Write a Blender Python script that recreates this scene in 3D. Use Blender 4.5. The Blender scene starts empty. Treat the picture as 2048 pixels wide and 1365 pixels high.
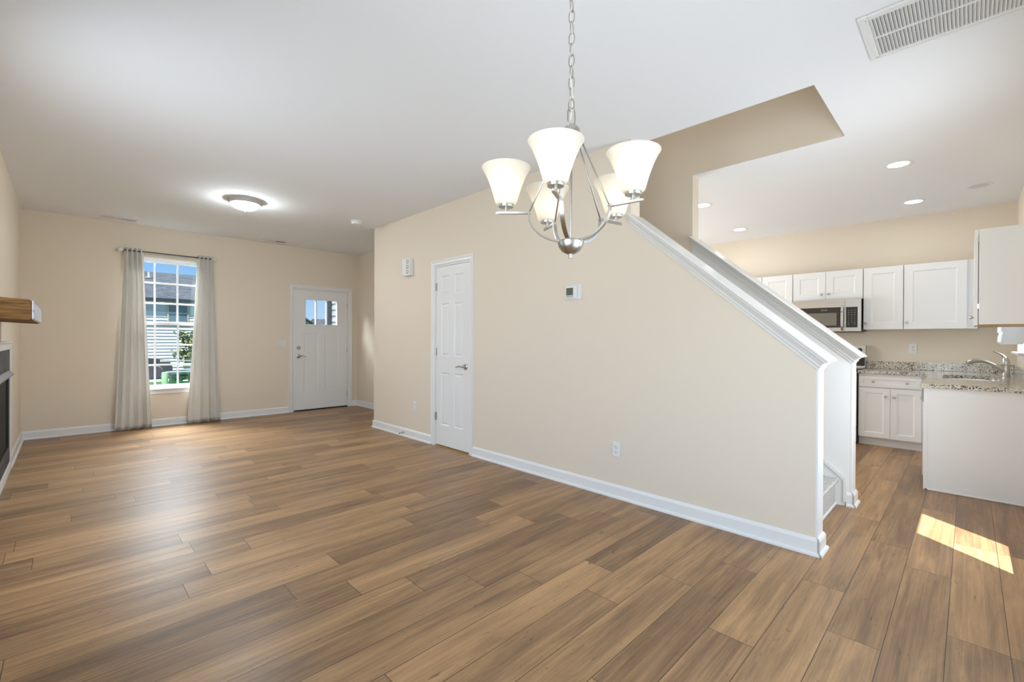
import bpy, bmesh, math, random
from mathutils import Matrix, Vector, Quaternion
S = bpy.context.scene
COL = S.collection
random.seed(7)

# ------------------------------------------------------------------ camera
F, YAW, PITCH, ROLL, EYE = 903.4, math.radians(44.643), math.radians(-0.204), math.radians(0.252), 1.22
fw = Vector((math.sin(YAW)*math.cos(PITCH), math.cos(YAW)*math.cos(PITCH), math.sin(PITCH)))
r0 = Vector((math.cos(YAW), -math.sin(YAW), 0)); u0 = r0.cross(fw)
rt = r0*math.cos(ROLL) + u0*math.sin(ROLL); up = -r0*math.sin(ROLL) + u0*math.cos(ROLL)
cd = bpy.data.cameras.new('camera'); cam = bpy.data.objects.new('camera', cd); COL.objects.link(cam)
cd.sensor_width = 36; cd.sensor_fit = 'HORIZONTAL'; cd.lens = F/2048*36; cd.clip_start = .02; cd.clip_end = 400
cam.matrix_world = Matrix(((rt.x, up.x, -fw.x, 0), (rt.y, up.y, -fw.y, 0), (rt.z, up.z, -fw.z, EYE), (0, 0, 0, 1)))
S.camera = cam
# ------------------------------------------------------------------ view, world, sun, daylight, added fill
S.view_settings.view_transform = 'Standard'; S.view_settings.look = 'None'
S.view_settings.exposure = 0.34; S.view_settings.gamma = 1
S.view_settings.use_curve_mapping = False
W = bpy.data.worlds.new('world'); S.world = W; W.use_nodes = True
wn = W.node_tree.nodes; wl = W.node_tree.links; bg = wn['Background']
tc = wn.new('ShaderNodeTexCoord'); sx = wn.new('ShaderNodeSeparateXYZ'); rp = wn.new('ShaderNodeValToRGB')
wl.new(tc.outputs['Generated'], sx.inputs[0]); wl.new(sx.outputs['Z'], rp.inputs[0])
rp.color_ramp.elements[0].position = 0.0; rp.color_ramp.elements[0].color = (.62, .80, 1.0, 1)
rp.color_ramp.elements[1].position = .18; rp.color_ramp.elements[1].color = (.16, .50, 1.0, 1)
wl.new(rp.outputs[0], bg.inputs['Color']); bg.inputs['Strength'].default_value = 1.9

SUN_E = math.atan(2.8*.78)
def sun():
    l = bpy.data.lights.new('sun', 'SUN'); l.energy = 19; l.angle = math.radians(.5); l.color = (1, .975, .95)
    o = bpy.data.objects.new('sun', l); COL.objects.link(o)
    d = Vector((.627*math.cos(SUN_E), .78*math.cos(SUN_E), -math.sin(SUN_E)))
    o.rotation_mode = 'QUATERNION'; o.rotation_quaternion = d.to_track_quat('-Z', 'Y'); o.location = (0, -4, 9)
sun()
def area(name, loc, d, sx_, sy_, power, color=(1, 1, 1), spread=180):
    l = bpy.data.lights.new(name, 'AREA'); l.shape = 'RECTANGLE'; l.size = sx_; l.size_y = sy_; l.energy = power; l.color = color
    l.spread = math.radians(spread)
    o = bpy.data.objects.new(name, l); COL.objects.link(o); o.location = loc
    o.rotation_mode = 'QUATERNION'; o.rotation_quaternion = Vector(d).to_track_quat('-Z', 'Y')
area('daylight_patio', (1.55, -.43, 1.05), (0, 1, 0), 1.75, 1.95, 9, (.90, .96, 1))
area('daylight_back_door', (3.565, -.47, 1.2), (0, 1, 0), .5, 1.3, 24, (.88, .95, 1))
area('daylight_kitchen', (6.45, -.45, 1.6), (0, 1, 0), .8, .95, 25, (.90, .96, 1))
area('fill_pantry', (5.7, 4.57, 1.5), (0, -1, -.4), 1.5, 1.2, 66, (.90, .96, 1))  # added fill lamp for the kitchen, behind an invented opening
area('fill_side', (-.47, .55, 1.35), (1, .05, -.06), 1.3, 1.5, 21, (.93, .97, 1), 168)  # added fill lamp behind an invented left-wall window
area('fill_hearth', (-.47, 3.05, 1.35), (1, .75, -.12), 1.3, 1.5, 20, (.90, .96, 1), 168)  # second added left-wall fill lamp, aimed at the far end
area('daylight_front', (1.02, 9.0, 3.35), (0, -.62, -.78), 1.6, 1.6, 1000, (.88, .95, 1), 120)
area('fill_upstairs', (3.63, 2.6, 5.1), (0, 0, -1), .8, 2.4, 12, (.93, .97, 1))  # unseen lamp added to brighten the stairwell walls

# ------------------------------------------------------------------ materials
def mat(name, col, rough=.5, metal=0.0, spec=.5, **k):
    m = bpy.data.materials.new(name); m.use_nodes = True
    b = m.node_tree.nodes['Principled BSDF']
    b.inputs['Base Color'].default_value = (*col, 1); b.inputs['Roughness'].default_value = rough
    b.inputs['Metallic'].default_value = metal; b.inputs['Specular IOR Level'].default_value = spec
    for a, v in k.items(): b.inputs[a.replace('_', ' ')].default_value = v
    return m
def nodes(m): return m.node_tree.nodes, m.node_tree.links, m.node_tree.nodes['Principled BSDF']
def noisy(m, c1, c2, scale=(8, 8, 8), detail=4, lo=.35, hi=.65, bump=0.0, space='Object'):
    n, l, b = nodes(m)
    t = n.new('ShaderNodeTexCoord'); mp = n.new('ShaderNodeMapping'); mp.inputs['Scale'].default_value = scale
    nz = n.new('ShaderNodeTexNoise'); nz.inputs['Scale'].default_value = 1; nz.inputs['Detail'].default_value = detail
    r = n.new('ShaderNodeValToRGB')
    r.color_ramp.elements[0].position = lo; r.color_ramp.elements[0].color = (*c1, 1)
    r.color_ramp.elements[1].position = hi; r.color_ramp.elements[1].color = (*c2, 1)
    l.new(t.outputs[space], mp.inputs[0]); l.new(mp.outputs[0], nz.inputs[0]); l.new(nz.outputs[0], r.inputs[0]); l.new(r.outputs[0], b.inputs['Base Color'])
    if bump:
        bp = n.new('ShaderNodeBump'); bp.inputs['Strength'].default_value = bump; bp.inputs['Distance'].default_value = .01
        l.new(nz.outputs[0], bp.inputs['Height']); l.new(bp.outputs[0], b.inputs['Normal'])
    return m
def emit(name, col, strength):
    m = bpy.data.materials.new(name); m.use_nodes = True
    n = m.node_tree.nodes; n.remove(n['Principled BSDF'])
    e = n.new('ShaderNodeEmission'); e.inputs[0].default_value = (*col, 1); e.inputs[1].default_value = strength
    m.node_tree.links.new(e.outputs[0], n['Material Output'].inputs[0]); return m
def paint(name, col, rough, bump=.03):
    m = mat(name, col, rough, spec=.3); n, l, b = nodes(m)
    t = n.new('ShaderNodeTexCoord'); nz = n.new('ShaderNodeTexNoise'); nz.inputs['Scale'].default_value = 260
    bp = n.new('ShaderNodeBump'); bp.inputs['Strength'].default_value = bump; bp.inputs['Distance'].default_value = .002
    l.new(t.outputs['Object'], nz.inputs[0]); l.new(nz.outputs[0], bp.inputs['Height']); l.new(bp.outputs[0], b.inputs['Normal']); return m
M = {}
M['wall'] = paint('wall_paint', (.785, .688, .56), .7)
M['ceil'] = paint('ceiling_paint', (.85, .86, .875), .9)
M['white'] = paint('white_trim_paint', (.82, .812, .79), .32, .01)
M['cab'] = mat('white_cabinet_paint', (.845, .84, .825), .35)
M['plastic'] = mat('white_plastic', (.80, .80, .78), .35)
M['plasticw'] = mat('ivory_plastic', (.76, .73, .67), .4)
M['dark'] = mat('dark_slot', (.05, .05, .05), .6)
M['grey'] = mat('grey_plastic', (.45, .44, .42), .5)
M['nickel'] = mat('brushed_nickel', (.52, .495, .455), .30, 1); M['nickelpale'] = mat('satin_nickel_rim', (.62, .61, .59), .5, .6)
M['chrome'] = mat('chrome', (.75, .74, .72), .12, 1)
M['steel'] = noisy(mat('stainless_steel', (.62, .60, .57), .30, 1), (.58, .56, .53), (.68, .66, .63), (3, 3, 160), 2)
M['blackglass'] = mat('black_glass', (.035, .03, .025), .08)
M['mwindow'] = mat('oven_window', (.20, .185, .15), .18)
M['black'] = mat('black_metal', (.02, .02, .02), .35)
M['slate'] = noisy(mat('slate_tile', (.08, .085, .09), .55, spec=.3), (.035, .04, .043), (.085, .092, .10), (6, 6, 6), 6)
M['firedark'] = mat('dark_firebox', (.022, .020, .018), .6, spec=.12); M['hoodgrey'] = mat('hood_metal', (.22, .22, .24), .45, .8); M['duct'] = mat('shaded_duct', (.30, .30, .29), .8); M['openings'] = mat('chime_openings', (.22, .21, .20), .6)
M['vinyl'] = mat('white_vinyl', (.86, .87, .88), .3)
M['rod'] = mat('dark_rod', (.10, .10, .105), .35, .7)
M['lcd'] = mat('lcd', (.13, .14, .10), .25)
M['lettering'] = mat('pale_lettering', (.75, .74, .70), .4)

def granite():
    m = mat('granite', (.5, .47, .4), .12); n, l, b = nodes(m)
    t = n.new('ShaderNodeTexCoord')
    v = n.new('ShaderNodeTexVoronoi'); v.inputs['Scale'].default_value = 125; v.inputs['Randomness'].default_value = 1
    nz = n.new('ShaderNodeTexNoise'); nz.inputs['Scale'].default_value = 14; nz.inputs['Detail'].default_value = 4
    l.new(t.outputs['Object'], v.inputs['Vector']); l.new(t.outputs['Object'], nz.inputs['Vector'])
    s = n.new('ShaderNodeSeparateColor'); l.new(v.outputs['Color'], s.inputs[0])
    mx = n.new('ShaderNodeMath'); mx.operation = 'ADD'; l.new(s.outputs[0], mx.inputs[0])
    m2 = n.new('ShaderNodeMath'); m2.operation = 'MULTIPLY_ADD'; m2.inputs[1].default_value = 1.1; m2.inputs[2].default_value = -.55
    l.new(nz.outputs[0], m2.inputs[0]); l.new(m2.outputs[0], mx.inputs[1])
    r = n.new('ShaderNodeValToRGB'); r.color_ramp.interpolation = 'CONSTANT'
    e = r.color_ramp.elements; e[0].position = 0; e[0].color = (.05, .045, .04, 1); e[1].position = .09; e[1].color = (.24, .19, .13, 1)
    for p, c in ((.20, (.45, .39, .30)), (.40, (.62, .57, .47)), (.68, (.74, .70, .61)), (.9, (.50, .50, .47))):
        q = e.new(p); q.color = (*c, 1)
    l.new(mx.outputs[0], r.inputs[0]); l.new(r.outputs[0], b.inputs['Base Color']); return m
M['granite'] = granite()

def frosted():
    m = bpy.data.materials.new('frosted_glass_shade'); m.use_nodes = True
    n, l = m.node_tree.nodes, m.node_tree.links; b = n['Principled BSDF']
    b.inputs['Base Color'].default_value = (.95, .93, .88, 1); b.inputs['Roughness'].default_value = .35
    t = n.new('ShaderNodeBsdfTranslucent'); t.inputs[0].default_value = (.97, .92, .82, 1)
    mx = n.new('ShaderNodeMixShader'); mx.inputs[0].default_value = .62
    l.new(b.outputs[0], mx.inputs[1]); l.new(t.outputs[0], mx.inputs[2]); l.new(mx.outputs[0], n['Material Output'].inputs[0]); return m
M['frost'] = frosted()
def cloth(name, col, trans, weave=420):
    m = bpy.data.materials.new(name); m.use_nodes = True
    n, l = m.node_tree.nodes, m.node_tree.links; b = n['Principled BSDF']
    b.inputs['Base Color'].default_value = (*col, 1); b.inputs['Roughness'].default_value = .9; b.inputs['Specular IOR Level'].default_value = .15
    tx = n.new('ShaderNodeTexCoord'); nz = n.new('ShaderNodeTexNoise'); nz.inputs['Scale'].default_value = weave
    bp = n.new('ShaderNodeBump'); bp.inputs['Strength'].default_value = .15; bp.inputs['Distance'].default_value = .003
    l.new(tx.outputs['Object'], nz.inputs[0]); l.new(nz.outputs[0], bp.inputs['Height']); l.new(bp.outputs[0], b.inputs['Normal'])
    t = n.new('ShaderNodeBsdfTranslucent'); t.inputs[0].default_value = (*col, 1)
    mx = n.new('ShaderNodeMixShader'); mx.inputs[0].default_value = trans
    l.new(b.outputs[0], mx.inputs[1]); l.new(t.outputs[0], mx.inputs[2]); l.new(mx.outputs[0], n['Material Output'].inputs[0]); return m
M['curtain'] = cloth('curtain_linen', (.83, .80, .75), .14)
M['shadecloth'] = cloth('white_shade_cloth', (.85, .86, .87), .35)
def glass(name, tint):
    m = bpy.data.materials.new(name); m.use_nodes = True
    n, l = m.node_tree.nodes, m.node_tree.links; n.remove(n['Principled BSDF'])
    t = n.new('ShaderNodeBsdfTransparent'); t.inputs[0].default_value = (*tint, 1)
    g = n.new('ShaderNodeBsdfGlossy'); g.inputs['Roughness'].default_value = .02
    fr = n.new('ShaderNodeFresnel'); fr.inputs[0].default_value = 1.45
    mx = n.new('ShaderNodeMixShader'); ge = n.new('ShaderNodeNewGeometry'); fb = n.new('ShaderNodeMath'); fb.operation = 'SUBTRACT'; fb.inputs[0].default_value = 1; l.new(ge.outputs['Backfacing'], fb.inputs[1])
    fm_ = n.new('ShaderNodeMath'); fm_.operation = 'MULTIPLY'; l.new(fr.outputs[0], fm_.inputs[0]); l.new(fb.outputs[0], fm_.inputs[1])
    l.new(fm_.outputs[0], mx.inputs[0]); l.new(t.outputs[0], mx.inputs[1]); l.new(g.outputs[0], mx.inputs[2])
    l.new(mx.outputs[0], n['Material Output'].inputs[0]); return m
M['glass'] = glass('dimming_glass', (.62, .63, .63)); M['clear'] = glass('clear_glass', (.98, .98, .98))  # first tint put in to dim the outdoors through the panes
M['carpet'] = noisy(mat('grey_carpet', (.5, .48, .45), .95, spec=.1), (.40, .39, .37), (.66, .65, .62), (120, 120, 120), 5, bump=.6)
M['beam'] = noisy(mat('stained_beam', (.2, .1, .04), .65, spec=.25), (.085, .040, .012), (.32, .165, .05), (40, 3, 40), 5, .3, .72, .3)
M['beam'].node_tree.nodes['Mapping'].inputs['Scale'].default_value = (6, 6, 70)
M['palewood'] = noisy(mat('pale_patchy_wood', (.6, .6, .62), .6), (.30, .29, .30), (.70, .72, .76), (40, 12, 40), 6, .3, .48, .5)
M['threshold'] = mat('orange_strip', (.48, .26, .07), .4)

def floor_mat():
    m = mat('plank_floor', (.3, .2, .1), .36, spec=.36); n, l, b = nodes(m)
    uv = n.new('ShaderNodeUVMap'); uv.uv_map = 'plank'
    at = n.new('ShaderNodeAttribute'); at.attribute_name = 'tone'; at.attribute_type = 'GEOMETRY'
    sc = n.new('ShaderNodeSeparateColor'); l.new(at.outputs['Color'], sc.inputs[0])
    su = n.new('ShaderNodeSeparateXYZ'); l.new(uv.outputs[0], su.inputs[0])
    def math_(op, a, b_=None, c=None):
        q = n.new('ShaderNodeMath'); q.operation = op
        for i, v in enumerate((a, b_, c)):
            if v is None: continue
            if isinstance(v, (int, float)): q.inputs[i].default_value = v
            else: l.new(v, q.inputs[i])
        return q.outputs[0]
    u, v = su.outputs[0], su.outputs[1]
    off = math_('MULTIPLY', sc.outputs[1], 61.0)
    def tex(us, vs, detail, rough=.55, dist=0.0):
        cx = n.new('ShaderNodeCombineXYZ')
        l.new(math_('MULTIPLY', u, us), cx.inputs[0]); l.new(math_('MULTIPLY', v, vs), cx.inputs[1]); l.new(off, cx.inputs[2])
        z = n.new('ShaderNodeTexNoise'); z.inputs['Scale'].default_value = 1; z.inputs['Detail'].default_value = detail
        z.inputs['Roughness'].default_value = rough; z.inputs['Distortion'].default_value = dist
        l.new(cx.outputs[0], z.inputs['Vector']); return z.outputs[0]
    cloud = tex(1.5, 13, 5, .62, .5)
    grain = tex(5, 190, 3, .6, .25)
    fine = tex(22, 420, 2, .5)
    streak = tex(1.1, 75, 5, .7, .5)
    knots = tex(11, 46, 2, .5, .8)
    t = math_('MULTIPLY_ADD', sc.outputs[0], .44, .085)
    t = math_('ADD', t, math_('MULTIPLY_ADD', cloud, 1.4, -.70))
    t = math_('ADD', t, math_('MULTIPLY_ADD', streak, .95, -.475))
    t = math_('ADD', t, math_('MULTIPLY_ADD', grain, .30, -.15))
    t = math_('ADD', t, .22)
    r = n.new('ShaderNodeValToRGB'); e = r.color_ramp.elements
    e[0].position = 0; e[0].color = (0.137, 0.077, 0.038, 1); e[1].position = 1; e[1].color = (0.491, 0.285, 0.133, 1)
    for p, c in ((.3, (0.217, 0.124, 0.062)), (.62, (0.339, 0.195, 0.093))):
        q = e.new(p); q.color = (*c, 1)
    l.new(t, r.inputs[0])
    kr = n.new('ShaderNodeMapRange'); kr.inputs[1].default_value = .67; kr.inputs[2].default_value = .76; l.new(knots, kr.inputs[0])
    fr = n.new('ShaderNodeMapRange'); fr.inputs[1].default_value = .62; fr.inputs[2].default_value = .75; l.new(fine, fr.inputs[0])
    dk = math_('MAXIMUM', math_('MULTIPLY', kr.outputs[0], .55), math_('MULTIPLY', fr.outputs[0], .30))
    m1 = n.new('ShaderNodeMix'); m1.data_type = 'RGBA'; l.new(dk, m1.inputs[0]); l.new(r.outputs[0], m1.inputs[6]); m1.inputs[7].default_value = (.05, .03, .02, 1)
    # seams
    wv = math_('MULTIPLY', sc.outputs[2], 2.0)     # plank length
    dv = math_('MINIMUM', v, math_('SUBTRACT', .1785, v)); du = math_('MINIMUM', u, math_('SUBTRACT', wv, u))
    d = math_('MINIMUM', dv, du)
    g = n.new('ShaderNodeMapRange'); g.inputs[1].default_value = .0006; g.inputs[2].default_value = .0022; l.new(d, g.inputs[0])
    m2 = n.new('ShaderNodeMix'); m2.data_type = 'RGBA'; l.new(g.outputs[0], m2.inputs[0]); m2.inputs[6].default_value = (.06, .036, .022, 1); l.new(m1.outputs[2], m2.inputs[7])
    l.new(m2.outputs[2], b.inputs['Base Color'])
    h = math_('ADD', math_('MULTIPLY', g.outputs[0], .6), math_('MULTIPLY', grain, .5))
    bp = n.new('ShaderNodeBump'); bp.inputs['Strength'].default_value = .18; bp.inputs['Distance'].default_value = .002
    l.new(h, bp.inputs['Height']); l.new(bp.outputs[0], b.inputs['Normal'])
    l.new(math_('MULTIPLY_ADD', streak, .12, .30), b.inputs['Roughness'])
    return m
M['floor'] = floor_mat()

# ------------------------------------------------------------------ mesh helpers
class MB:
    def __init__(s, m=None): s.b = bmesh.new(); s.m = m
    def v(s, p):
        p = Vector(p)
        return s.b.verts.new(s.m @ p if s.m else p)
    def face(s, ps):
        try: return s.b.faces.new([s.v(p) for p in ps])
        except ValueError: return None
    def box(s, x0, x1, y0, y1, z0, z1, bev=0, seg=2):
        vs = [s.v(p) for p in ((x0,y0,z0),(x1,y0,z0),(x1,y1,z0),(x0,y1,z0),(x0,y0,z1),(x1,y0,z1),(x1,y1,z1),(x0,y1,z1))]
        fs = [s.b.faces.new([vs[i] for i in q]) for q in ((0,3,2,1),(4,5,6,7),(0,1,5,4),(1,2,6,5),(2,3,7,6),(3,0,4,7))]
        if bev:
            es = list({e for f in fs for e in f.edges})
            bmesh.ops.bevel(s.b, geom=es, offset=bev, segments=seg, affect='EDGES', profile=.5)
        return s
    def loft(s, rings, cap=True, closed=False):
        R_ = [[s.v(p) for p in r] for r in rings]
        k = len(R_[0]); n = len(R_)
        for i in range(n if closed else n-1):
            a, b_ = R_[i], R_[(i+1) % n]
            for j in range(k):
                try: s.b.faces.new((a[j], a[(j+1) % k], b_[(j+1) % k], b_[j]))
                except ValueError: pass
        if cap and not closed:
            s.b.faces.new(R_[0][::-1]); s.b.faces.new(R_[-1])
        return s
    def prism(s, poly, a, b_, axis):   # poly of 2D points; axis 0 -> (y,z), 1 -> (x,z), 2 -> (x,y)
        def P(q, t): return (t, q[0], q[1]) if axis == 0 else (q[0], t, q[1]) if axis == 1 else (q[0], q[1], t)
        return s.loft([[P(q, a) for q in poly], [P(q, b_) for q in poly]])
    def lathe(s, prof, c=(0, 0, 0), n=32, axis='Z', cap=True):   # prof (r, h)
        rings = []
        for r, h in prof:
            ring = []
            for j in range(n):
                a = 2*math.pi*j/n; x, y = max(r, 1e-5)*math.cos(a), max(r, 1e-5)*math.sin(a)
                p = (x, y, h) if axis == 'Z' else (h, x, y) if axis == 'X' else (y, h, x)
                ring.append((c[0]+p[0], c[1]+p[1], c[2]+p[2]))
            rings.append(ring)
        return s.loft(rings, cap)
    def cyl(s, c, r, h, n=24, axis='Z'): return s.lathe([(r, 0), (r, h)], c, n, axis)
    def tube(s, pts, r, n=10, closed=False, sec=None):
        pts = [Vector(p) for p in pts]; N = len(pts); rings = []; prev = None
        for i, p in enumerate(pts):
            if closed: t = (pts[(i+1) % N] - pts[i-1])
            else: t = pts[min(i+1, N-1)] - pts[max(i-1, 0)]
            t.normalize()
            if prev is None:
                ref = Vector((0, 0, 1)) if abs(t.z) < .9 else Vector((0, 1, 0))
                nrm = ref.cross(t).normalized()
            else: nrm = (prev - t*prev.dot(t)).normalized()
            prev = nrm; bi = t.cross(nrm)
            rr = r[i] if isinstance(r, (list, tuple)) else r
            if sec: ring = [p + nrm*a + bi*b_ for a, b_ in sec]
            else: ring = [p + (nrm*math.cos(2*math.pi*j/n) + bi*math.sin(2*math.pi*j/n))*rr for j in range(n)]
            rings.append(ring)
        return s.loft(rings, True, closed)
    def sphere(s, c, r, n=20, sq=(1, 1, 1)):
        k = n//2
        rings = [[(c[0]+sq[0]*r*math.sin(math.pi*i/k)*math.cos(2*math.pi*j/n), c[1]+sq[1]*r*math.sin(math.pi*i/k)*math.sin(2*math.pi*j/n), c[2]-sq[2]*r*math.cos(math.pi*i/k)) for j in range(n)] for i in range(1, k)]
        return s.loft(rings)
    def obj(s, name, m, parent=None, smooth=False, weld=True):
        bm = s.b
        if weld: bmesh.ops.remove_doubles(bm, verts=bm.verts, dist=1e-6)
        bmesh.ops.recalc_face_normals(bm, faces=bm.faces)
        off = Vector((0, 0, 0)); p = parent
        while p: off += p.location; p = p.parent
        if parent is None:
            xs = [v.co for v in bm.verts]
            lo = Vector((min(q.x for q in xs), min(q.y for q in xs), min(q.z for q in xs))); hi = Vector((max(q.x for q in xs), max(q.y for q in xs), max(q.z for q in xs)))
            loc = Vector(((lo.x+hi.x)/2, (lo.y+hi.y)/2, lo.z)); off = loc
        for v in bm.verts: v.co -= off
        me = bpy.data.meshes.new(name); bm.to_mesh(me); bm.free()
        me.materials.append(M[m] if isinstance(m, str) else m)
        if smooth:
            me.polygons.foreach_set('use_smooth', [True]*len(me.polygons))
            if smooth != 'all': me.set_sharp_from_angle(angle=math.radians(38))
        o = bpy.data.objects.new(name, me); COL.objects.link(o)
        if parent: o.parent = parent
        else: o.location = off
        return o
def tag(o, label=None, cat=None, group=None, kind=None):
    if label: o['label'] = label
    if cat: o['category'] = cat
    if group: o['group'] = group
    if kind: o['kind'] = kind
    return o
def thing(name, loc, label=None, cat=None, group=None, kind=None):
    o = bpy.data.objects.new(name, None); COL.objects.link(o); o.location = loc; o.empty_display_size = .1
    return tag(o, label, cat, group, kind)
def struct(o): o['kind'] = 'structure'; return o
def copy_tree(o, parent=None):
    c = o.copy(); COL.objects.link(c)
    if parent: c.parent = parent
    for ch in list(o.children): copy_tree(ch, c)
    return c
def frame(origin, facing):      # local u (right), v (up), w (out of the surface)
    u, v, w = {'-y': ((1,0,0),(0,0,1),(0,-1,0)), '+y': ((-1,0,0),(0,0,1),(0,1,0)), '-x': ((0,-1,0),(0,0,1),(-1,0,0)), '+x': ((0,1,0),(0,0,1),(1,0,0)), '-z': ((1,0,0),(0,-1,0),(0,0,-1))}[facing]
    m = Matrix.Identity(4)
    for i in range(3): m[i][0], m[i][1], m[i][2], m[i][3] = u[i], v[i], w[i], origin[i]
    return m
def text_obj(name, s, size, mtx, m, parent, depth=.0004):
    c = bpy.data.curves.new(name, 'FONT'); c.body = s; c.size = size; c.align_x = 'CENTER'; c.align_y = 'CENTER'; c.extrude = depth
    t = bpy.data.objects.new(name, c); COL.objects.link(t)
    dg = bpy.context.evaluated_depsgraph_get(); me = bpy.data.meshes.new_from_object(t.evaluated_get(dg))
    bpy.data.objects.remove(t)
    off = Vector((0, 0, 0)); p = parent
    while p: off += p.location; p = p.parent
    me.transform(Matrix.Translation(-off) @ mtx); me.materials.clear(); me.materials.append(M[m])
    o = bpy.data.objects.new(name, me); COL.objects.link(o); o.parent = parent; return o

# ------------------------------------------------------------------ room shell
XL, XP, XP2, XS, XS2, XK, XE = -.38, 3.03, 3.16, 4.11, 4.24, 7.30, 3.80
YB, YF, YP, YN, H = -.36, 7.87, 5.78, 4.5, 2.74
PW, Y0 = .1785, .059
def build_floor():
    known = {2: 2.685, 3: 1.94, 1: 2.283, 0: 3.238, -1: 2.6, 6: 1.81, 7: 2.045, 5: 2.206, 4: 1.35, 9: 1.47, 10: 2.456, 12: .768, 11: 1.004, 13: 1.054, 15: .535, 17: .523, 24: .373}
    tones = {0: {0: .62}, 1: {0: .6}}
    rnd = random.Random(21)
    bm = bmesh.new(); uvl = bm.loops.layers.uv.new('plank'); cl = bm.loops.layers.float_color.new('tone')
    L = 1.22; k0 = math.floor((YB-.2-Y0)/PW); k1 = math.ceil((YF+.15-Y0)/PW)
    for k in range(k0, k1):
        ya, yb = Y0+k*PW, Y0+(k+1)*PW
        j = known.get(k, rnd.random()*L); x = j - math.ceil((j-XL+.1)/L)*L
        last = .5
        while x < XK+.1:
            x1 = x+L
            t = rnd.random()
            while abs(t-last) < .12: t = rnd.random()
            last = t
            idr = rnd.random()
            a, b_ = max(x, XL-.1), min(x1, XK+.1)
            c, d = max(ya, YB-.15), min(yb, YF+.15)
            if b_-a > .001 and d-c > .001:
                f = bm.faces.new([bm.verts.new(p) for p in ((a, c, 0), (b_, c, 0), (b_, d, 0), (a, d, 0))])
                for lp in f.loops:
                    lp[uvl].uv = (lp.vert.co.x-x, lp.vert.co.y-ya); lp[cl] = (t, idr, L/2, 1)
            x = x1
    me = bpy.data.meshes.new('floor'); bm.to_mesh(me); bm.free(); me.materials.append(M['floor'])
    # slab thickness below
    o = bpy.data.objects.new('floor', me); COL.objects.link(o); struct(o)
build_floor()
b = MB(); T = .15
# ceiling with stair opening
b.box(XL-.1, XP2, YB-.1, YF+.1, H, H+.05); b.box(XP2, XS, YB-.1, .657, H, H+.05); b.box(XP2, XS, 4.3, YF+.1, H, H+.05); b.box(XS, XK+.1, YB-.1, .657, H, H+.05); b.box(XS2, XK+.1, .657, YF+.1, H, H+.05); b.box(XS, XS2, .657, 1.80, H, H+.0015)
struct(b.obj('ceiling', 'ceil', weld=False))
b = MB()
for q in ((YB-T, -.1, 0, H), (-.1, 1.2, 0, .55), (-.1, 1.2, 2.15, H), (1.2, 2.4, 0, H), (2.4, 3.7, 0, .55), (2.4, 3.7, 2.15, H), (3.7, YF+T, 0, H)): b.box(XL-T, XL, *q)  # left-wall openings added for the fill lamps
struct(b.obj('wall_left', 'wall', weld=False))
# front wall: window opening x .575-1.455 z .50-2.33; door opening x 2.67-3.63 z 0-2.06
WX0, WX1, WZ0, WZ1 = .575, 1.455, .52, 2.325
DX0, DX1, DZ1 = 2.675, 3.625, 2.055
b = MB()
for q in ((XL, WX0, 0, H), (WX0, WX1, 0, WZ0), (WX0, WX1, WZ1, H), (WX1, DX0, 0, H), (DX0, DX1, DZ1, H), (DX1, XE, 0, H)): b.box(q[0], q[1], YF, YF+T, q[2], q[3])
struct(b.obj('wall_front', 'wall', weld=False))
b = MB(); b.box(XE, XE+T, YP, YF+T, 0, H); struct(b.obj('wall_entry', 'wall'))
# long partition with closet opening and sloping knee wall
SL = .86
def capz(y): return 1.088 + SL*(y-.61)
CY0, CY1 = 3.697, 4.330
b = MB(); b.prism([(.61, 0), (CY0, 0), (CY0, 2.055), (CY1, 2.055), (CY1, 0), (YP, 0), (YP, H), (1.80, H), (1.80, capz(1.80)), (.61, capz(.61))], XP, XP2, 0)
struct(b.obj('wall_partition', 'wall'))
b = MB(); b.box(XP2, XE+T, YP-.12, YP, 0, H); struct(b.obj('wall_hall', 'wall'))
b = MB(); b.prism([(.61, 0), (1.80, 0), (1.80, capz(1.80)), (.61, capz(.61))], XS, XS2, 0); struct(b.obj('wall_knee', 'white'))
b = MB(); b.box(XS, XS2, 1.80, YN, 0, H+.0016); b.box(XS, XS2, .6575, 4.4, H+.0016, 5.25); struct(b.obj('wall_stair', 'wall', weld=False))
b = MB(); b.box(XP, XP2, .557, 4.4, H+.051, 5.25); b.box(XP2, XS, .557, .6565, H+.051, 5.25); b.box(XP2, XS, 4.3, 4.4, H+.051, 5.25)
struct(b.obj('wall_upstairs', 'wall', weld=False))
b = MB(); b.box(XP, XS2, .557, 4.4, 5.25, 5.3); struct(b.obj('ceiling_upstairs', 'ceil'))
b = MB(); b.box(XK, XK+T, YB-T, YN+T, 0, H); struct(b.obj('wall_kitchen', 'wall'))
b = MB()
for q in ((XS2, 4.9, 0, H), (4.9, 6.5, 0, .85), (4.9, 6.5, 2.15, H), (6.5, XK, 0, H)): b.box(q[0], q[1], YN, YN+T, q[2], q[3])  # opening added so the fill lamp reaches the kitchen
struct(b.obj('wall_pantry', 'wall', weld=False))
# back wall (behind the camera): patio opening, glazed back door, kitchen window
PX0, PX1 = .65, 2.45; BX0, BX1 = 3.105, 4.025; KX0, KX1, KZ0, KZ1 = 6.05, 6.85, 1.10, 2.12
b = MB()
for q in ((XL, PX0, 0, H), (PX0, PX1, 2.05, H), (PX1, BX0, 0, H), (BX0, BX1, 2.06, H), (BX1, KX0, 0, H), (KX0, KX1, 0, KZ0), (KX0, KX1, KZ1, H), (KX1, XK, 0, H)): b.box(q[0], q[1], YB-T, YB, q[2], q[3])
struct(b.obj('wall_back', 'wall', weld=False))

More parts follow.
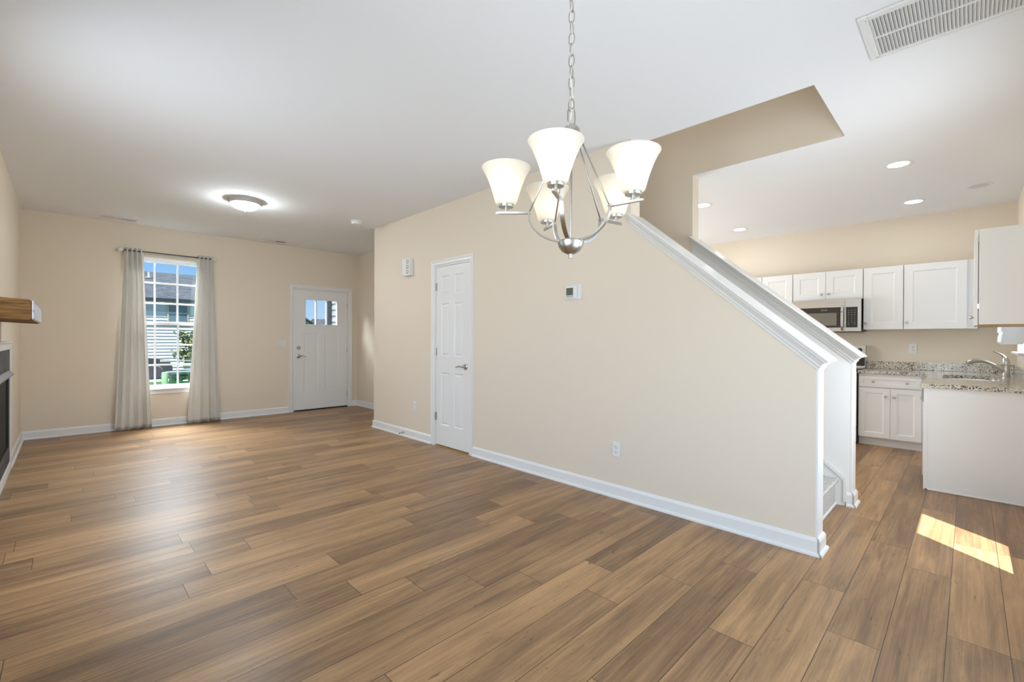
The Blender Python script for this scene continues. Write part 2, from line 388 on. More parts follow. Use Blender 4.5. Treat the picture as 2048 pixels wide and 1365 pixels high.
# ------------------------------------------------------------------ baseboards and stair trim
BP = [(0, 0), (.027, 0), (.027, .010), (.022, .018), (.014, .021), (.014, .082), (.010, .092), (.004, .101), (0, .101)]
def board(b, p0, p1, nrm, e0=0, e1=0, prof=BP):
    p0, p1, nrm = Vector((*p0, 0)), Vector((*p1, 0)), Vector((*nrm, 0)); d = (p1-p0).normalized()
    b.loft([[p0 - d*e0*o + nrm*o + Vector((0, 0, z)) for o, z in prof], [p1 + d*e1*o + nrm*o + Vector((0, 0, z)) for o, z in prof]])
b = MB(); board(b, (XL, YB), (XL, 4.51), (1, 0)); board(b, (XL, 6.25), (XL, YF), (1, 0), 0, -1); struct(b.obj('baseboard_left', 'white', weld=False))
b = MB(); board(b, (XL, YF), (2.61, YF), (0, -1), -1, 0); board(b, (3.69, YF), (XE, YF), (0, -1), 0, -1); struct(b.obj('baseboard_front', 'white', weld=False))
b = MB(); board(b, (XE, YP), (XE, YF), (-1, 0), 0, -1); struct(b.obj('baseboard_entry', 'white'))
b = MB(); board(b, (XP, .61), (XP, CY0-.06), (-1, 0), 1, 0); board(b, (XP, CY1+.06), (XP, YP), (-1, 0), 0, 1)
board(b, (XP, .598), (XP2, .598), (0, -1), 1, 1); struct(b.obj('baseboard_partition', 'white', weld=False))
b = MB(); board(b, (XP, YP), (XE, YP), (0, 1), 1, -1); struct(b.obj('baseboard_hall', 'white', weld=False))
b = MB(); board(b, (XP2, .61), (XP2, .685), (1, 0), 1, 0); struct(b.obj('baseboard_post', 'white', weld=False))
b = MB(); board(b, (XS, .598), (XS2, .598), (0, -1), 1, 1); board(b, (XS, .61), (XS, .632), (-1, 0), 1, 0); board(b, (XS2, .61), (XS2, YN), (1, 0), 1, 0); struct(b.obj('baseboard_stair', 'white', weld=False))
for i, (a, c) in enumerate(((XP, XP2), (XS, XS2))):
    b = MB(); b.box(a-.001, c+.001, .598, .6105, 0, capz(.61)-.005, .002); struct(b.obj('trim_%d' % (i+1), 'white'))
# sloping caps with crown moulding under each edge
CP = [(.0, -.085), (.008, -.085), (.010, -.072), (.018, -.062), (.020, -.050), (.034, -.030), (.040, -.022), (.048, -.020), (.048, -.012), (.058, -.010), (.062, -.004), (.060, .004), (.054, .008)]
def cap(name, xa, xb):
    b = MB(); hw = (xb-xa)/2; xc = (xa+xb)/2
    def ring(y, o_end):
        pts = []
        for o, dz in CP: 
            yy = y - o*o_end
            pts.append((xc-hw-o, yy, capz(y)+.055+dz - SL*o*o_end*.6))
        for o, dz in CP[::-1]:
            yy = y - o*o_end
            pts.append((xc+hw+o, yy, capz(y)+.055+dz - SL*o*o_end*.6))
        return pts
    b.loft([ring(.605, 1), ring(1.80, 0)])
    return struct(b.obj(name, 'white'))
cap('trim_3', XP, XP2); cap('trim_4', XS, XS2)

# staircase
st = thing('staircase', (3.63, .7, 0), 'grey carpeted stair flight rising between two white trimmed knee walls', 'stairs')
RI, TR = .196, .236; NS = 15
pts = [(.70, 0)]
for i in range(NS):
    y, z = .70+i*TR, i*RI
    pts += [(y, z+RI-.045), (y-.018, z+RI-.028), (y-.022, z+RI-.012), (y-.012, z+RI), (y+TR*.5, z+RI), (y+TR-.02, z+RI), (y+TR, z+RI+.012)]
pts = pts[:-1] + [(.70+NS*TR, NS*RI), (.70+NS*TR, NS*RI-.25), (.9, 0)]
b = MB(); b.prism(pts, XP2+.001, XS-.016, 0); b.obj('carpeted_steps', 'carpet', st, smooth=True)
def skz(y): return .200 + SL*(y-.638)
b = MB(); b.prism([(.638, .0), (.638, skz(.638)), (3.9, skz(3.9)), (3.9, skz(3.9)-.3), (.95, .0)], XS-.015, XS-.0005, 0)
b.prism([(.632, .03), (.632, skz(.638)+.002), (.638, skz(.638)+.012), (3.9, skz(3.9)+.012), (3.9, skz(3.9)-.014), (.650, skz(.638)-.010), (.650, .03)], XS-.021, XS-.015, 0)
tag(b.obj('skirt_board', 'white', st, weld=False), 'white skirt board')
b = MB(); b.box(XP2+.001, XS-.016, .688, .70, 0, .02, .004); b.obj('shoe_moulding', 'white', st)

# ------------------------------------------------------------------ front window
w = struct(thing('window_1', (1.015, YF, WZ0)))
b = MB(); y0, y1 = YF+.03, YF+.10; fr_ = .045
for q in ((WX0, WX0+fr_, WZ0, WZ1), (WX1-fr_, WX1, WZ0, WZ1), (WX0+fr_, WX1-fr_, WZ1-.055, WZ1), (WX0+fr_, WX1-fr_, WZ0, WZ0+.045)): b.box(q[0], q[1], y0, y1, q[2], q[3], .004)
b.obj('window_frame', 'vinyl', w, weld=False)
GX0, GX1 = WX0+fr_, WX1-fr_
def sash(name, za, zb, yy):
    s_ = .028
    b = MB()
    for q in ((GX0, GX0+s_, za, zb), (GX1-s_, GX1, za, zb), (GX0+s_, GX1-s_, zb-.04, zb), (GX0+s_, GX1-s_, za, za+.04)): b.box(q[0], q[1], yy, yy+.03, q[2], q[3], .003)
    so = b.obj(name, 'vinyl', w, weld=False)
    b = MB(); mw = .011
    xs = (.877, 1.134) ; n0, n1 = za+.04, zb-.04
    for x in xs: b.box(x-mw, x+mw, yy+.008, yy+.022, n0, n1, .002)
    zs = (n0+(n1-n0)/3, n0+2*(n1-n0)/3)
    xe = (GX0+s_, xs[0]-mw, xs[0]+mw, xs[1]-mw, xs[1]+mw, GX1-s_)
    for z in zs:
        for k in (0, 2, 4): b.box(xe[k], xe[k+1], yy+.008, yy+.022, z-mw, z+mw, .002)
    b.obj('muntin_grid', 'vinyl', so, weld=False)
    b = MB(); b.box(GX0+s_, GX1-s_, yy+.023, yy+.027, n0, n1); b.obj('pane', 'glass', so)
sash('lower_sash', WZ0+.045-.04+.0, 1.437, YF+.038); sash('upper_sash', 1.380, WZ1-.055+.03, YF+.069)
b = MB(); b.box(WX0-.03, WX1+.03, YF-.035, YF+.03, WZ0-.022, WZ0-.001, .005); b.obj('window_sill', 'white', w)
b = MB(); b.box(WX0-.01, WX1+.01, YF-.014, YF-.001, WZ0-.075, WZ0-.023, .003); b.obj('apron', 'white', w)
b = MB()
for q in ((WX0+.0005, WX0+.003, WZ0, WZ1), (WX1-.003, WX1-.0005, WZ0, WZ1), (WX0+.003, WX1-.003, WZ1-.003, WZ1-.0005)): b.box(q[0], q[1], YF-.001, YF+.03, q[2], q[3])
b.obj('window_jamb', 'white', w, weld=False)

# curtains and rod
YR = YF-.085; ZR = 2.372
r = thing('curtain_rod', (1.03, YR, ZR), 'thin dark metal curtain rod with clear ball ends above the front window', 'curtain rod')
b = MB(); b.cyl((.53, YR, ZR), .0095, 1.0, 14, 'X'); b.obj('rod', 'rod', r, smooth=True)
for x, s in ((.53, -1), (1.53, 1)):
    b = MB(); b.sphere((x+s*.028, YR, ZR), .026, 16); b.cyl((x-.006 if s > 0 else x-.008, YR, ZR), .013, .014, 14, 'X'); tag(b.obj('finial', 'plastic', r, smooth=True, weld=False), 'pale round finial')
    b = MB(); b.cyl((x-s*.02, YR, ZR-.0), .006, YF-YR-.001, 10, 'Y'); b.cyl((x-s*.02, YF-.008, ZR), .02, .007, 16, 'Y'); b.obj('bracket', 'rod', r, smooth=True, weld=False)
b = MB(); b.lathe([(.0095, 0), (.015, .002), (.015, .014), (.0095, .016)], (1.335, YR, ZR), 16, 'X'); b.obj('collar', 'rod', r, smooth=True)
def curtain(label, xt, xb, folds, ph, amp):
    b = MB(); nz, ns = 40, 120; rings = []
    rnd = random.Random(int(ph*100)); kf = [rnd.uniform(-.35, .35) for _ in range(8)]
    for i in range(nz+1):
        t = i/nz; z = ZR+.035 - t*(ZR+.035-.006)
        e = t**1.15
        a, c = xt[0]+(xb[0]-xt[0])*e, xt[1]+(xb[1]-xt[1])*e
        row = []
        for j in range(ns+1):
            s = j/ns
            f = 2*math.pi*folds*s + ph + .5*e*math.sin(3.1*s+kf[0]*6) + .25*e*math.sin(9*s+t*2+kf[1]*9)
            am = amp*(1+.35*e*math.sin(5*s+kf[2]*9))*(1-.15*math.sin(t*3.1))
            x = a+(c-a)*s + .006*math.sin(2*f)*(1-.3*t)
            row.append((x, YR + am*math.sin(f) - .012*e, z))
        rings.append(row)
    V = [[b.v(p) for p in row] for row in rings]
    for i in range(nz):
        for j in range(ns): b.b.faces.new((V[i][j], V[i][j+1], V[i+1][j+1], V[i+1][j]))
    o = b.obj('curtain', 'curtain', None, smooth='all')
    md = o.modifiers.new('thickness', 'SOLIDIFY'); md.thickness = .003
    tag(o, label, 'curtain', 'curtains at the front window'); return o
cl_ = curtain('long cream curtain hanging left of the front window', (.540, .742), (.448, .835), 4.25, .4, .034)
cr_ = curtain('long cream curtain hanging right of the front window', (1.350, 1.545), (1.225, 1.635), 4.0, 2.2, .034)

# ------------------------------------------------------------------ doors
def casing(b, mt, u0, u1, v1, wd=.057):
    P = [(0, 0), (0, .006), (.010, .013), (.030, .011), (.050, .017), (wd, .017), (wd, 0)]
    def pr(o): return [(q[0], q[1]) for q in P]
    # left jamb, head, right jamb as mitred sweep around the opening
    path = [(u0, 0, (-1, 0)), (u0, v1, (-1, 1)), (u1, v1, (1, 1)), (u1, 0, (1, 0))]
    b.m = mt
    b.loft([[(u+d[0]*a, v+d[1]*a, c) for a, c in P] for u, v, d in path])
def raised(b, u0, u1, v0, v1, w, dep=.007, raise_=True):
    i1, i2 = .012, .034
    A = [(u0, v0), (u1, v0), (u1, v1), (u0, v1)]
    def ins(k): return [(u0+k, v0+k), (u1-k, v0+k), (u1-k, v1-k), (u0+k, v1-k)]
    R1, R2 = ins(i1), ins(i2)
    rings = [[(p[0], p[1], w) for p in A], [(p[0], p[1], w-dep) for p in R1]]
    if raise_: rings += [[(p[0], p[1], w-dep) for p in ins(i1+.004)], [(p[0], p[1], w-.002) for p in R2]]
    V = [[b.v(p) for p in r_] for r_ in rings]
    for a, c in zip(V, V[1:]):
        for j in range(4): b.b.faces.new((a[j], a[(j+1) % 4], c[(j+1) % 4], c[j]))
    b.b.faces.new(V[-1])
def grid_slab(b, u0, u1, v0, v1, w0, w1, holes, kinds):
    us = sorted({u0, u1, *[h[0] for h in holes], *[h[1] for h in holes]}); vs = sorted({v0, v1, *[h[2] for h in holes], *[h[3] for h in holes]})
    def inside(u, v): return any(h[0] < u < h[1] and h[2] < v < h[3] for h in holes)
    for a, c in zip(us, us[1:]):
        for d, e in zip(vs, vs[1:]):
            if not inside((a+c)/2, (d+e)/2): b.face([(a, d, w1), (c, d, w1), (c, e, w1), (a, e, w1)]); b.face([(a, d, w0), (c, d, w0), (c, e, w0), (a, e, w0)])
    for (a, d), (c, e) in (((u0, v0), (u1, v0)), ((u1, v0), (u1, v1)), ((u1, v1), (u0, v1)), ((u0, v1), (u0, v0))):
        b.face([(a, d, w0), (c, e, w0), (c, e, w1), (a, d, w1)])
    for h, k in zip(holes, kinds):
        if k == 'hole':
            for (a, d), (c, e) in (((h[0], h[2]), (h[1], h[2])), ((h[1], h[2]), (h[1], h[3])), ((h[1], h[3]), (h[0], h[3])), ((h[0], h[3]), (h[0], h[2]))):
                b.face([(a, d, w0), (c, e, w0), (c, e, w1), (a, d, w1)])
        else:
            raised(b, *h, w1, .008 if k == 'raised' else .006, k == 'raised'); b.face([(h[0], h[2], w0), (h[1], h[2], w0), (h[1], h[3], w0), (h[0], h[3], w0)])
def lever(parent, mt, u, v, w, s, L=.115):
    b = MB(mt); b.lathe([(.032, 0), (.032, .006), (.026, .011), (.012, .013), (.011, .045)], (u, v, w), 24); lo = b.obj('lever_handle', 'nickel', parent, smooth=True)
    b = MB(mt); n = 12
    pts = [(u+s*L*t, v+.007*math.sin(t*5.2)*(.3+t), w+.045+.006*math.sin(t*3)) for t in [i/n for i in range(n+1)]]
    b.tube(pts, [.010-.0055*(i/n) for i in range(n+1)], 10); b.sphere((u, v, w+.045), .0115, 12); b.obj('lever', 'nickel', lo, smooth=True, weld=False); return lo
def hinges(parent, mt, u, vs_, w):
    for v in vs_:
        b = MB(mt); b.cyl((u, v-.045, w+.004), .0065, .09, 10, 'Y'); b.box(u+.001, u+.022, v-.044, v+.044, w-.003, w+.0015); b.obj('hinge', 'nickel', parent, smooth=True, weld=False)
# cylinder along local Y (v) axis is axis 'Y'
# front door
fd = struct(thing('door_1', (3.15, YF, 0)))
mt = frame((0, YF, 0), '-y')
b = MB(mt); casing(b, mt, DX0-.004, DX1+.004, DZ1+.004); b.obj('casing', 'white', fd)
b = MB(); 
for q in ((DX0, DX0+.014, 0, DZ1), (DX1-.014, DX1, 0, DZ1), (DX0+.014, DX1-.014, DZ1-.014, DZ1)): b.box(q[0], q[1], YF-.001, YF+.13, q[2], q[3])
b.obj('door_jamb', 'white', fd, weld=False)
m2 = frame((0, YF+.055, 0), '-y'); b = MB(m2)
lites = [(2.882, 3.049, 1.462, 1.880), (3.066, 3.233, 1.462, 1.880), (3.250, 3.417, 1.462, 1.880)]
pans = [(2.852, 3.093, .296, 1.310), (3.203, 3.444, .296, 1.310)]
grid_slab(b, DX0+.017, DX1-.017, .022, DZ1-.017, 0, .045, lites+pans, ['hole']*3+['flat']*2)
sl = b.obj('door_slab', 'white', fd)
b = MB(m2)
for q in ((2.862, 2.880, 1.442, 1.900), (3.419, 3.437, 1.442, 1.900)): b.box(q[0], q[1], q[2], q[3], .0455, .054, .003)
for q in ((2.880, 3.419, 1.442, 1.460), (2.880, 3.419, 1.882, 1.900)): b.box(q[0], q[1], q[2], q[3], .0455, .054, .003)
b.obj('lite_frame', 'white', sl, weld=False)
for L_ in lites:
    b = MB(m2); b.box(L_[0], L_[1], L_[2], L_[3], .020, .024); b.obj('pane', 'glass', sl)
m3 = frame((0, YF+.010, 0), '-y')
lever(fd, m3, 2.765, .925, 0, 1)
b = MB(m3); b.lathe([(.030, 0), (.030, .008), (.024, .014), (.008, .015)], (2.765, 1.065, 0), 24); db = b.obj('deadbolt', 'nickel', fd, smooth=True)
b = MB(m3); b.box(2.761, 2.769, 1.048, 1.082, .015, .030, .003); b.obj('thumb_turn', 'nickel', db)
hinges(fd, frame((0, YF+.008, 0), '-y'), 3.606, (.237, 1.02, 1.813), 0)
b = MB(); b.box(DX0+.014, DX1-.014, YF-.005, YF+.13, .0005, .018, .004); tag(b.obj('threshold', 'black', fd), 'dark threshold strip')
# closet door (faces -x): u = -y
cdo = struct(thing('door_2', (XP, 4.01, 0)))
mt = frame((XP, 0, 0), '-x'); b = MB(mt); casing(b, mt, -CY1-.004, -CY0+.004, 2.059); b.obj('casing', 'white', cdo)
b = MB()
for q in ((CY0, CY0+.012, 0, 2.055), (CY1-.012, CY1, 0, 2.055), (CY0+.012, CY1-.012, 2.043, 2.055)): b.box(XP-.001, XP2, q[0], q[1], q[2], q[3])
b.obj('door_jamb', 'white', cdo, weld=False)
m2 = frame((XP+.040, 0, 0), '-x'); b = MB(m2)
def yr(a, c): return (-max(a, c), -min(a, c))
hs = []
for ya, yb_ in ((3.822, 3.978), (4.072, 4.222)):
    for za, zb in ((1.725, 1.935), (1.027, 1.622), (.245, .842)): hs.append((*yr(ya, yb_), za, zb))
grid_slab(b, -CY1+.015, -CY0-.015, .016, 2.040, 0, .035, hs, ['raised']*6)
b.obj('door_slab', 'white', cdo)
lever(cdo, frame((XP+.005, 0, 0), '-x'), -3.775, .925, 0, -1, .12)
hinges(cdo, frame((XP+.003, 0, 0), '-x'), -4.318, (.335, 1.075, 1.820), 0)
b = MB(); b.box(XP-.004, XP2, CY0+.012, CY1-.012, .0005, .006); tag(b.obj('threshold', 'threshold', cdo), 'orange toned strip under the closet door')  # thin flat orange strip across the closet doorway
b = MB(); b.box(XP2+.001, XP2+.008, CY0-.05, CY1+.05, 0, 2.1); struct(b.obj('wall_closet', 'wall'))
# glazed back door behind the camera
bd = struct(thing('door_3', (3.565, YB, 0)))
m2 = frame((0, YB-.065, 0), '+y'); b = MB(m2)
grid_slab(b, -BX1+.004, -BX0-.004, .012, 2.055, 0, .045, [(-3.82, -3.33, .59, 1.88)], ['hole']); sl = b.obj('door_slab', 'white', bd)
b = MB(m2); b.box(-3.82, -3.33, .59, 1.88, .02, .024); b.obj('pane', 'clear', sl)
lever(bd, frame((0, YB-.02, 0), '+y'), -3.18, .93, 0, -1)
# patio door frame behind the camera
pd = struct(thing('door_4', (1.55, YB, 0)))
b = MB()
for q in ((PX0, PX0+.06, 0, 2.05), (PX1-.06, PX1, 0, 2.05), (PX0+.06, PX1-.06, 1.98, 2.05), (PX0+.06, PX1-.06, 0, .06)): b.box(q[0], q[1], YB-.11, YB+.005, q[2], q[3], .004)
b.box(1.52, 1.58, YB-.09, YB-.0, .06, 1.98, .003); b.obj('door_frame', 'vinyl', pd, weld=False)
# kitchen window
kw = struct(thing('window_2', (6.45, YB, KZ0)))
b = MB(); fr_ = .05
for q in ((KX0, KX0+fr_, KZ0, KZ1), (KX1-fr_, KX1, KZ0, KZ1), (KX0+fr_, KX1-fr_, KZ1-fr_, KZ1), (KX0+fr_, KX1-fr_, KZ0, KZ0+fr_), (KX0+fr_, KX1-fr_, 1.59, 1.63)): b.box(q[0], q[1], YB-.10, YB-.04, q[2], q[3], .004)
b.obj('window_frame', 'vinyl', kw, weld=False)
b = MB(); b.box(KX0+fr_, KX1-fr_, YB-.072, YB-.068, KZ0+fr_, KZ1-fr_); b.obj('pane', 'glass', kw)
b = MB(); b.box(KX0-.06, KX1+.06, YB-.03, YB+.06, KZ0-.004, KZ0+.018, .006); b.obj('window_sill', 'white', kw)
b = MB(); b.box(KX0-.04, KX1+.04, YB+.001, YB+.015, KZ0-.075, KZ0-.005, .003); b.obj('apron', 'white', kw)
b = MB()
for q in ((KX0-.075, KX0-.004, KZ0+.02, KZ1+.075), (KX1+.004, KX1+.075, KZ0+.02, KZ1+.075), (KX0-.004, KX1+.004, KZ1+.004, KZ1+.075)): b.box(q[0], q[1], YB+.001, YB+.016, q[2], q[3], .003)
b.obj('casing', 'white', kw, weld=False)
for wi, wy in ((3, .55), (4, 3.05)):  # unseen left-wall windows, added to frame the fill lamps
    sw_ = struct(thing('window_%d' % wi, (XL, wy, .55)))
    b = MB()
    for q in ((wy-.65, wy-.60, .55, 2.15), (wy+.60, wy+.65, .55, 2.15), (wy-.60, wy+.60, .55, .60), (wy-.60, wy+.60, 2.10, 2.15), (wy-.60, wy+.60, 1.33, 1.37)): b.box(XL-.07, XL-.02, *q, .003)
    b.obj('window_frame', 'vinyl', sw_, weld=False)
# unseen slabs added to keep sun out of patio and side openings
b = MB(); b.box(-1.2, 2.62, -2.9, -.55, 2.55, 2.7); b.box(-1.6, -.55, -.55, 4.2, 2.55, 2.7); struct(b.obj('trim_5', 'white', weld=False))

# ------------------------------------------------------------------ wall fittings
def outlet(mt, label, name='wall_outlet'):
    o_ = mt.to_translation(); t = thing(name, o_, label, 'outlet', 'white duplex wall outlets')
    b = MB(mt); b.box(-.036, .036, -.058, .058, .0005, .007, .003); p = b.obj('cover_plate', 'plastic', t)
    for v in (-.0205, .0205):
        b = MB(mt); b.lathe([(.0165, .006), (.0165, .0085), (.015, .0095)], (0, v, 0), 20); rc = b.obj('receptacle', 'plastic', t, smooth=True)
        b = MB(mt)
        b.box(-.0078, -.0054, v-.001, v+.008, .0094, .0101); b.box(.0054, .0074, v-.001, v+.007, .0094, .0101); b.cyl((0, v-.008, .0094), .0024, .0007, 10)
        b.obj('slots', 'dark', rc, weld=False)
    b = MB(mt); b.cyl((0, 0, .0068), .003, .001, 10); b.obj('screw', 'grey', t)
    return t
outlet(frame((XP, 1.911, .375), '-x'), 'white duplex outlet low on the beige partition right of the closet door')
outlet(frame((XP, 4.74, .405), '-x'), 'white duplex outlet low on the wall left of the closet door')
outlet(frame((XK, .48, 1.132), '-x'), 'white duplex outlet on the kitchen wall above the granite backsplash')
mt = frame((2.495, YF, 1.136), '-y')
sw = thing('light_switch', (2.495, YF, 1.136), 'ivory three gang switch plate left of the front door', 'light switch')
b = MB(mt); b.box(-.081, .081, -.057, .057, .0005, .007, .003); b.obj('cover_plate', 'plasticw', sw)
for u in (-.046, 0, .046):
    b = MB(mt); b.box(u-.005, u+.005, -.012, .012, .006, .0085); b.box(u-.004, u+.004, -.010, .002, .008, .016, .002); b.obj('toggle', 'plasticw', sw, weld=False)
# thermostat
mt = frame((XP, 2.33, 1.617), '-x')
th = thing('thermostat', (XP, 2.33, 1.617), 'white wall thermostat with small dark screen on the partition', 'thermostat')
b = MB(mt); b.box(-.082, .082, -.064, .064, .0005, .008, .004); b.obj('wall_plate', 'plastic', th)
b = MB(mt); b.box(-.075, .045, -.055, .057, .008, .030, .005); b.obj('body', 'plastic', th)
b = MB(mt); b.box(-.060, .012, -.026, .036, .0302, .0312, .0004); sc = b.obj('screen', 'lcd', th)
b = MB(mt); b.box(-.027, -.022, -.006, .016, .0313, .0317); b.box(-.020, -.012, -.006, -.002, .0313, .0317); b.obj('screen_digits', 'dark', sc, weld=False)
b = MB(mt); b.box(-.060, .012, -.044, -.030, .0302, .0316, .0005); b.obj('button_strip', 'grey', th)
# door chime
mt = frame((XP, 4.88, 2.105), '-x')
ch = thing('door_chime', (XP, 4.88, 2.105), 'white box door chime with three square openings high on the wall', 'door chime')
b = MB(mt); b.box(-.085, .085, -.105, .105, .0005, .055, .006); b.obj('housing', 'plastic', ch)
for v in (-.062, 0, .062):
    b = MB(mt); b.box(.018, .066, v-.021, v+.021, .0552, .0562); g_ = b.obj('grille_opening', 'openings', ch)
    b = MB(mt); b.box(.030, .060, v-.012, v+.012, .0563, .0570); b.obj('grille_insert', 'plastic', g_)
# door stop
ds = thing('door_stop', (XP-.014, 4.98, .05), 'small spring door stop on the baseboard left of the closet', 'door stop')
b = MB(); b.lathe([(.011, 0), (.011, -.004), (.006, -.006)], (XP-.0145, 4.98, .05), 14, 'X'); b.obj('base', 'nickel', ds, smooth=True)
b = MB(); b.tube([(XP-.018-.052*t/80, 4.98+.005*math.cos(t*.95), .05+.005*math.sin(t*.95)-.006*(t/80)**2) for t in range(81)], .0013, 6); b.obj('spring', 'nickel', ds, smooth=True)
b = MB(); b.lathe([(.006, 0), (.0065, -.01), (.004, -.013)], (XP-.070, 4.98, .044), 12, 'X'); tag(b.obj('rubber_tip', 'dark', ds, smooth=True), 'dark rubber tip')

# ------------------------------------------------------------------ fireplace and mantel
fp = thing('fireplace', (XL, 5.38, 0), 'black fireplace with slate surround and white trim on the left wall', 'fireplace')
FY0, FY1 = 4.60, 6.16
b = MB()
for q in ((FY0-.075, FY0, 0, 1.165), (FY1, FY1+.075, 0, 1.165), (FY0, FY1, 1.11, 1.165), (FY0, FY1, 0, .085)): b.box(XL+.0005, XL+.022, q[0], q[1], q[2], q[3], .004)
b.box(XL+.0005, XL+.030, FY0-.075, FY1+.075, 1.165, 1.185, .004); b.obj('white_surround', 'white', fp, weld=False)
b = MB()
for q in ((FY0, 4.75, .085, 1.11), (6.01, FY1, .085, 1.11), (4.75, 6.01, .93, 1.11), (4.75, 6.01, .085, .20)): b.box(XL+.0005, XL+.014, q[0], q[1], q[2], q[3], .001)
b.obj('tile_face', 'slate', fp, weld=False)
b = MB(); b.box(XL+.0005, XL+.006, 4.75, 6.01, .20, .93); b.obj('firebox_glass', 'firedark', fp)
b = MB()
for q in ((4.75, 4.79, .2, .93), (5.97, 6.01, .2, .93), (4.79, 5.97, .2, .245), (4.79, 5.97, .86, .93)): b.box(XL+.006, XL+.020, q[0], q[1], q[2], q[3], .002)
b.obj('firebox_frame', 'black', fp, weld=False)
b = MB(); b.prism([(XL+.020, .925), (XL+.050, .895), (XL+.050, .885), (XL+.020, .885)], 4.77, 5.99, 1); tag(b.obj('hood', 'hoodgrey', fp), 'grey metal hood lip')
MY0, MY1, MX = 4.3, 5.62, -.16
mn = thing('mantel_beam', (XL, 5.15, 1.33), 'rough brown wood mantel beam with pale patchy front over the fireplace', 'mantel')
def beam():
    b = MB(); rnd = random.Random(3); n = 36
    base = [(XL+.001, 1.346), (MX-.012, 1.336), (MX-.004, 1.339), (MX, 1.348), (MX, 1.45), (MX-.004, 1.462), (MX-.014, 1.468), (XL+.001, 1.480)]
    rings = []
    for i in range(n+1):
        y = MY0+(MY1-MY0)*i/n
        rings.append([(x+(rnd.uniform(-.002, .002) if j in (2, 3, 4, 5) else 0), y, z+(rnd.uniform(-.003, .003) if j not in (0, 7) else 0)) for j, (x, z) in enumerate(base)])
    b.loft(rings); o = b.obj('beam', 'beam', mn, smooth=True)
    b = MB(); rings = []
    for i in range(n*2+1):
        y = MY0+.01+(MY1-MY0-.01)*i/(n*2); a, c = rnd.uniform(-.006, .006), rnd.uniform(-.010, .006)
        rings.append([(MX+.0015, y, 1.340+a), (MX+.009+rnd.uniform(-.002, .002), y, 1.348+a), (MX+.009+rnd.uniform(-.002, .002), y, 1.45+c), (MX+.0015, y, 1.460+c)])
    b.loft(rings); tag(b.obj('pale_edge', 'palewood', mn), 'pale rough front edge')  # pale, patchy slab along the front of the beam
beam()

# ------------------------------------------------------------------ ceiling fittings
def register(x, y, lx, ly, label, nsl):
    t = thing('ceiling_register', (x, y, H), label, 'air vent', 'air registers by the front wall')
    mt = frame((x, y, H), '-z'); b = MB(mt); a, c = lx/2, ly/2
    for q in ((-a, a, -c, -c+.022), (-a, a, c-.022, c), (-a, -a+.022, -c+.022, c-.022), (a-.022, a, -c+.022, c-.022), (-.006, .006, -c+.022, c-.022)): b.box(*q, .0005, .007, .002)
    b.obj('frame', 'plastic', t, weld=False)
    b = MB(mt); n = nsl
    for s, u0, u1 in ((-1, -a+.022, -.006), (1, .006, a-.022)):
        for i in range(n):
            u = u0+(u1-u0)*(i+.5)/n; d = -.0045*s
            b.loft([[(u-d-.0012, -c+.022, .001), (u-d+.0012, -c+.022, .001), (u+d+.0012, -c+.022, .0065), (u+d-.0012, -c+.022, .0065)], [(u-d-.0012, c-.022, .001), (u-d+.0012, c-.022, .001), (u+d+.0012, c-.022, .0065), (u+d-.0012, c-.022, .0065)]])
    b.obj('louvres', 'plastic', t, weld=False)
    b = MB(mt); b.box(-a+.022, a-.022, -c+.022, c-.022, .0003, .0009); b.obj('duct_opening', 'dark', t)
register(.487, 7.60, .36, .14, 'white ceiling register above and left of the front window', 13)
register(2.32, 7.60, .34, .13, 'white ceiling register above and left of the front door', 13)
# return air grille
def grille():
    x0, x1, y0, y1 = 2.652, 3.092, -.30, .382; cx, cy = (x0+x1)/2, (y0+y1)/2
    t = thing('return_air_grille', (cx, cy, H), 'large white return air grille on the ceiling near the partition end', 'air vent')
    mt = frame((cx, cy, H), '-z'); a, c = (x1-x0)/2, (y1-y0)/2; w_ = .038
    b = MB(mt)
    for q in ((-a, a, -c, -c+w_), (-a, a, c-w_, c), (-a, -a+w_, -c+w_, c-w_), (a-w_, a, -c+w_, c-w_), (-.006, .006, -c+w_, c-w_)): b.box(*q, .0005, .012, .003)
    b.box(-a+.012, a-.012, -c+.012, -c+.02, .012, .0145, .001); b.box(-a+.012, a-.012, c-.02, c-.012, .012, .0145, .001); b.box(-a+.012, -a+.02, -c+.02, c-.02, .012, .0145, .001); b.box(a-.02, a-.012, -c+.02, c-.02, .012, .0145, .001)
    b.obj('frame', 'plastic', t, weld=False)
    b = MB(mt); n = 44
    for u0, u1 in ((-a+w_, -.006), (.006, a-w_)):
        for i in range(n):
            v = -c+w_+(2*c-2*w_)*(i+.5)/n
            b.loft([[(u, v-.0062, .0035), (u, v-.0036, .0035), (u, v+.0062, .0112), (u, v+.0036, .0112)] for u in (u0, u1)])
    b.obj('louvres', 'plastic', t, weld=False)
    b = MB(mt); b.box(-a+w_, a-w_, -c+w_, c-w_, .0003, .0008); b.obj('duct_opening', 'duct', t)
    for u, v in ((-a+.03, -c+.03), (a-.03, -c+.03), (-a+.03, c-.03), (a-.03, c-.03)):
        b = MB(mt); b.cyl((u, v, .0118), .0035, .0012, 10); b.obj('screw', 'grey', t)
grille()
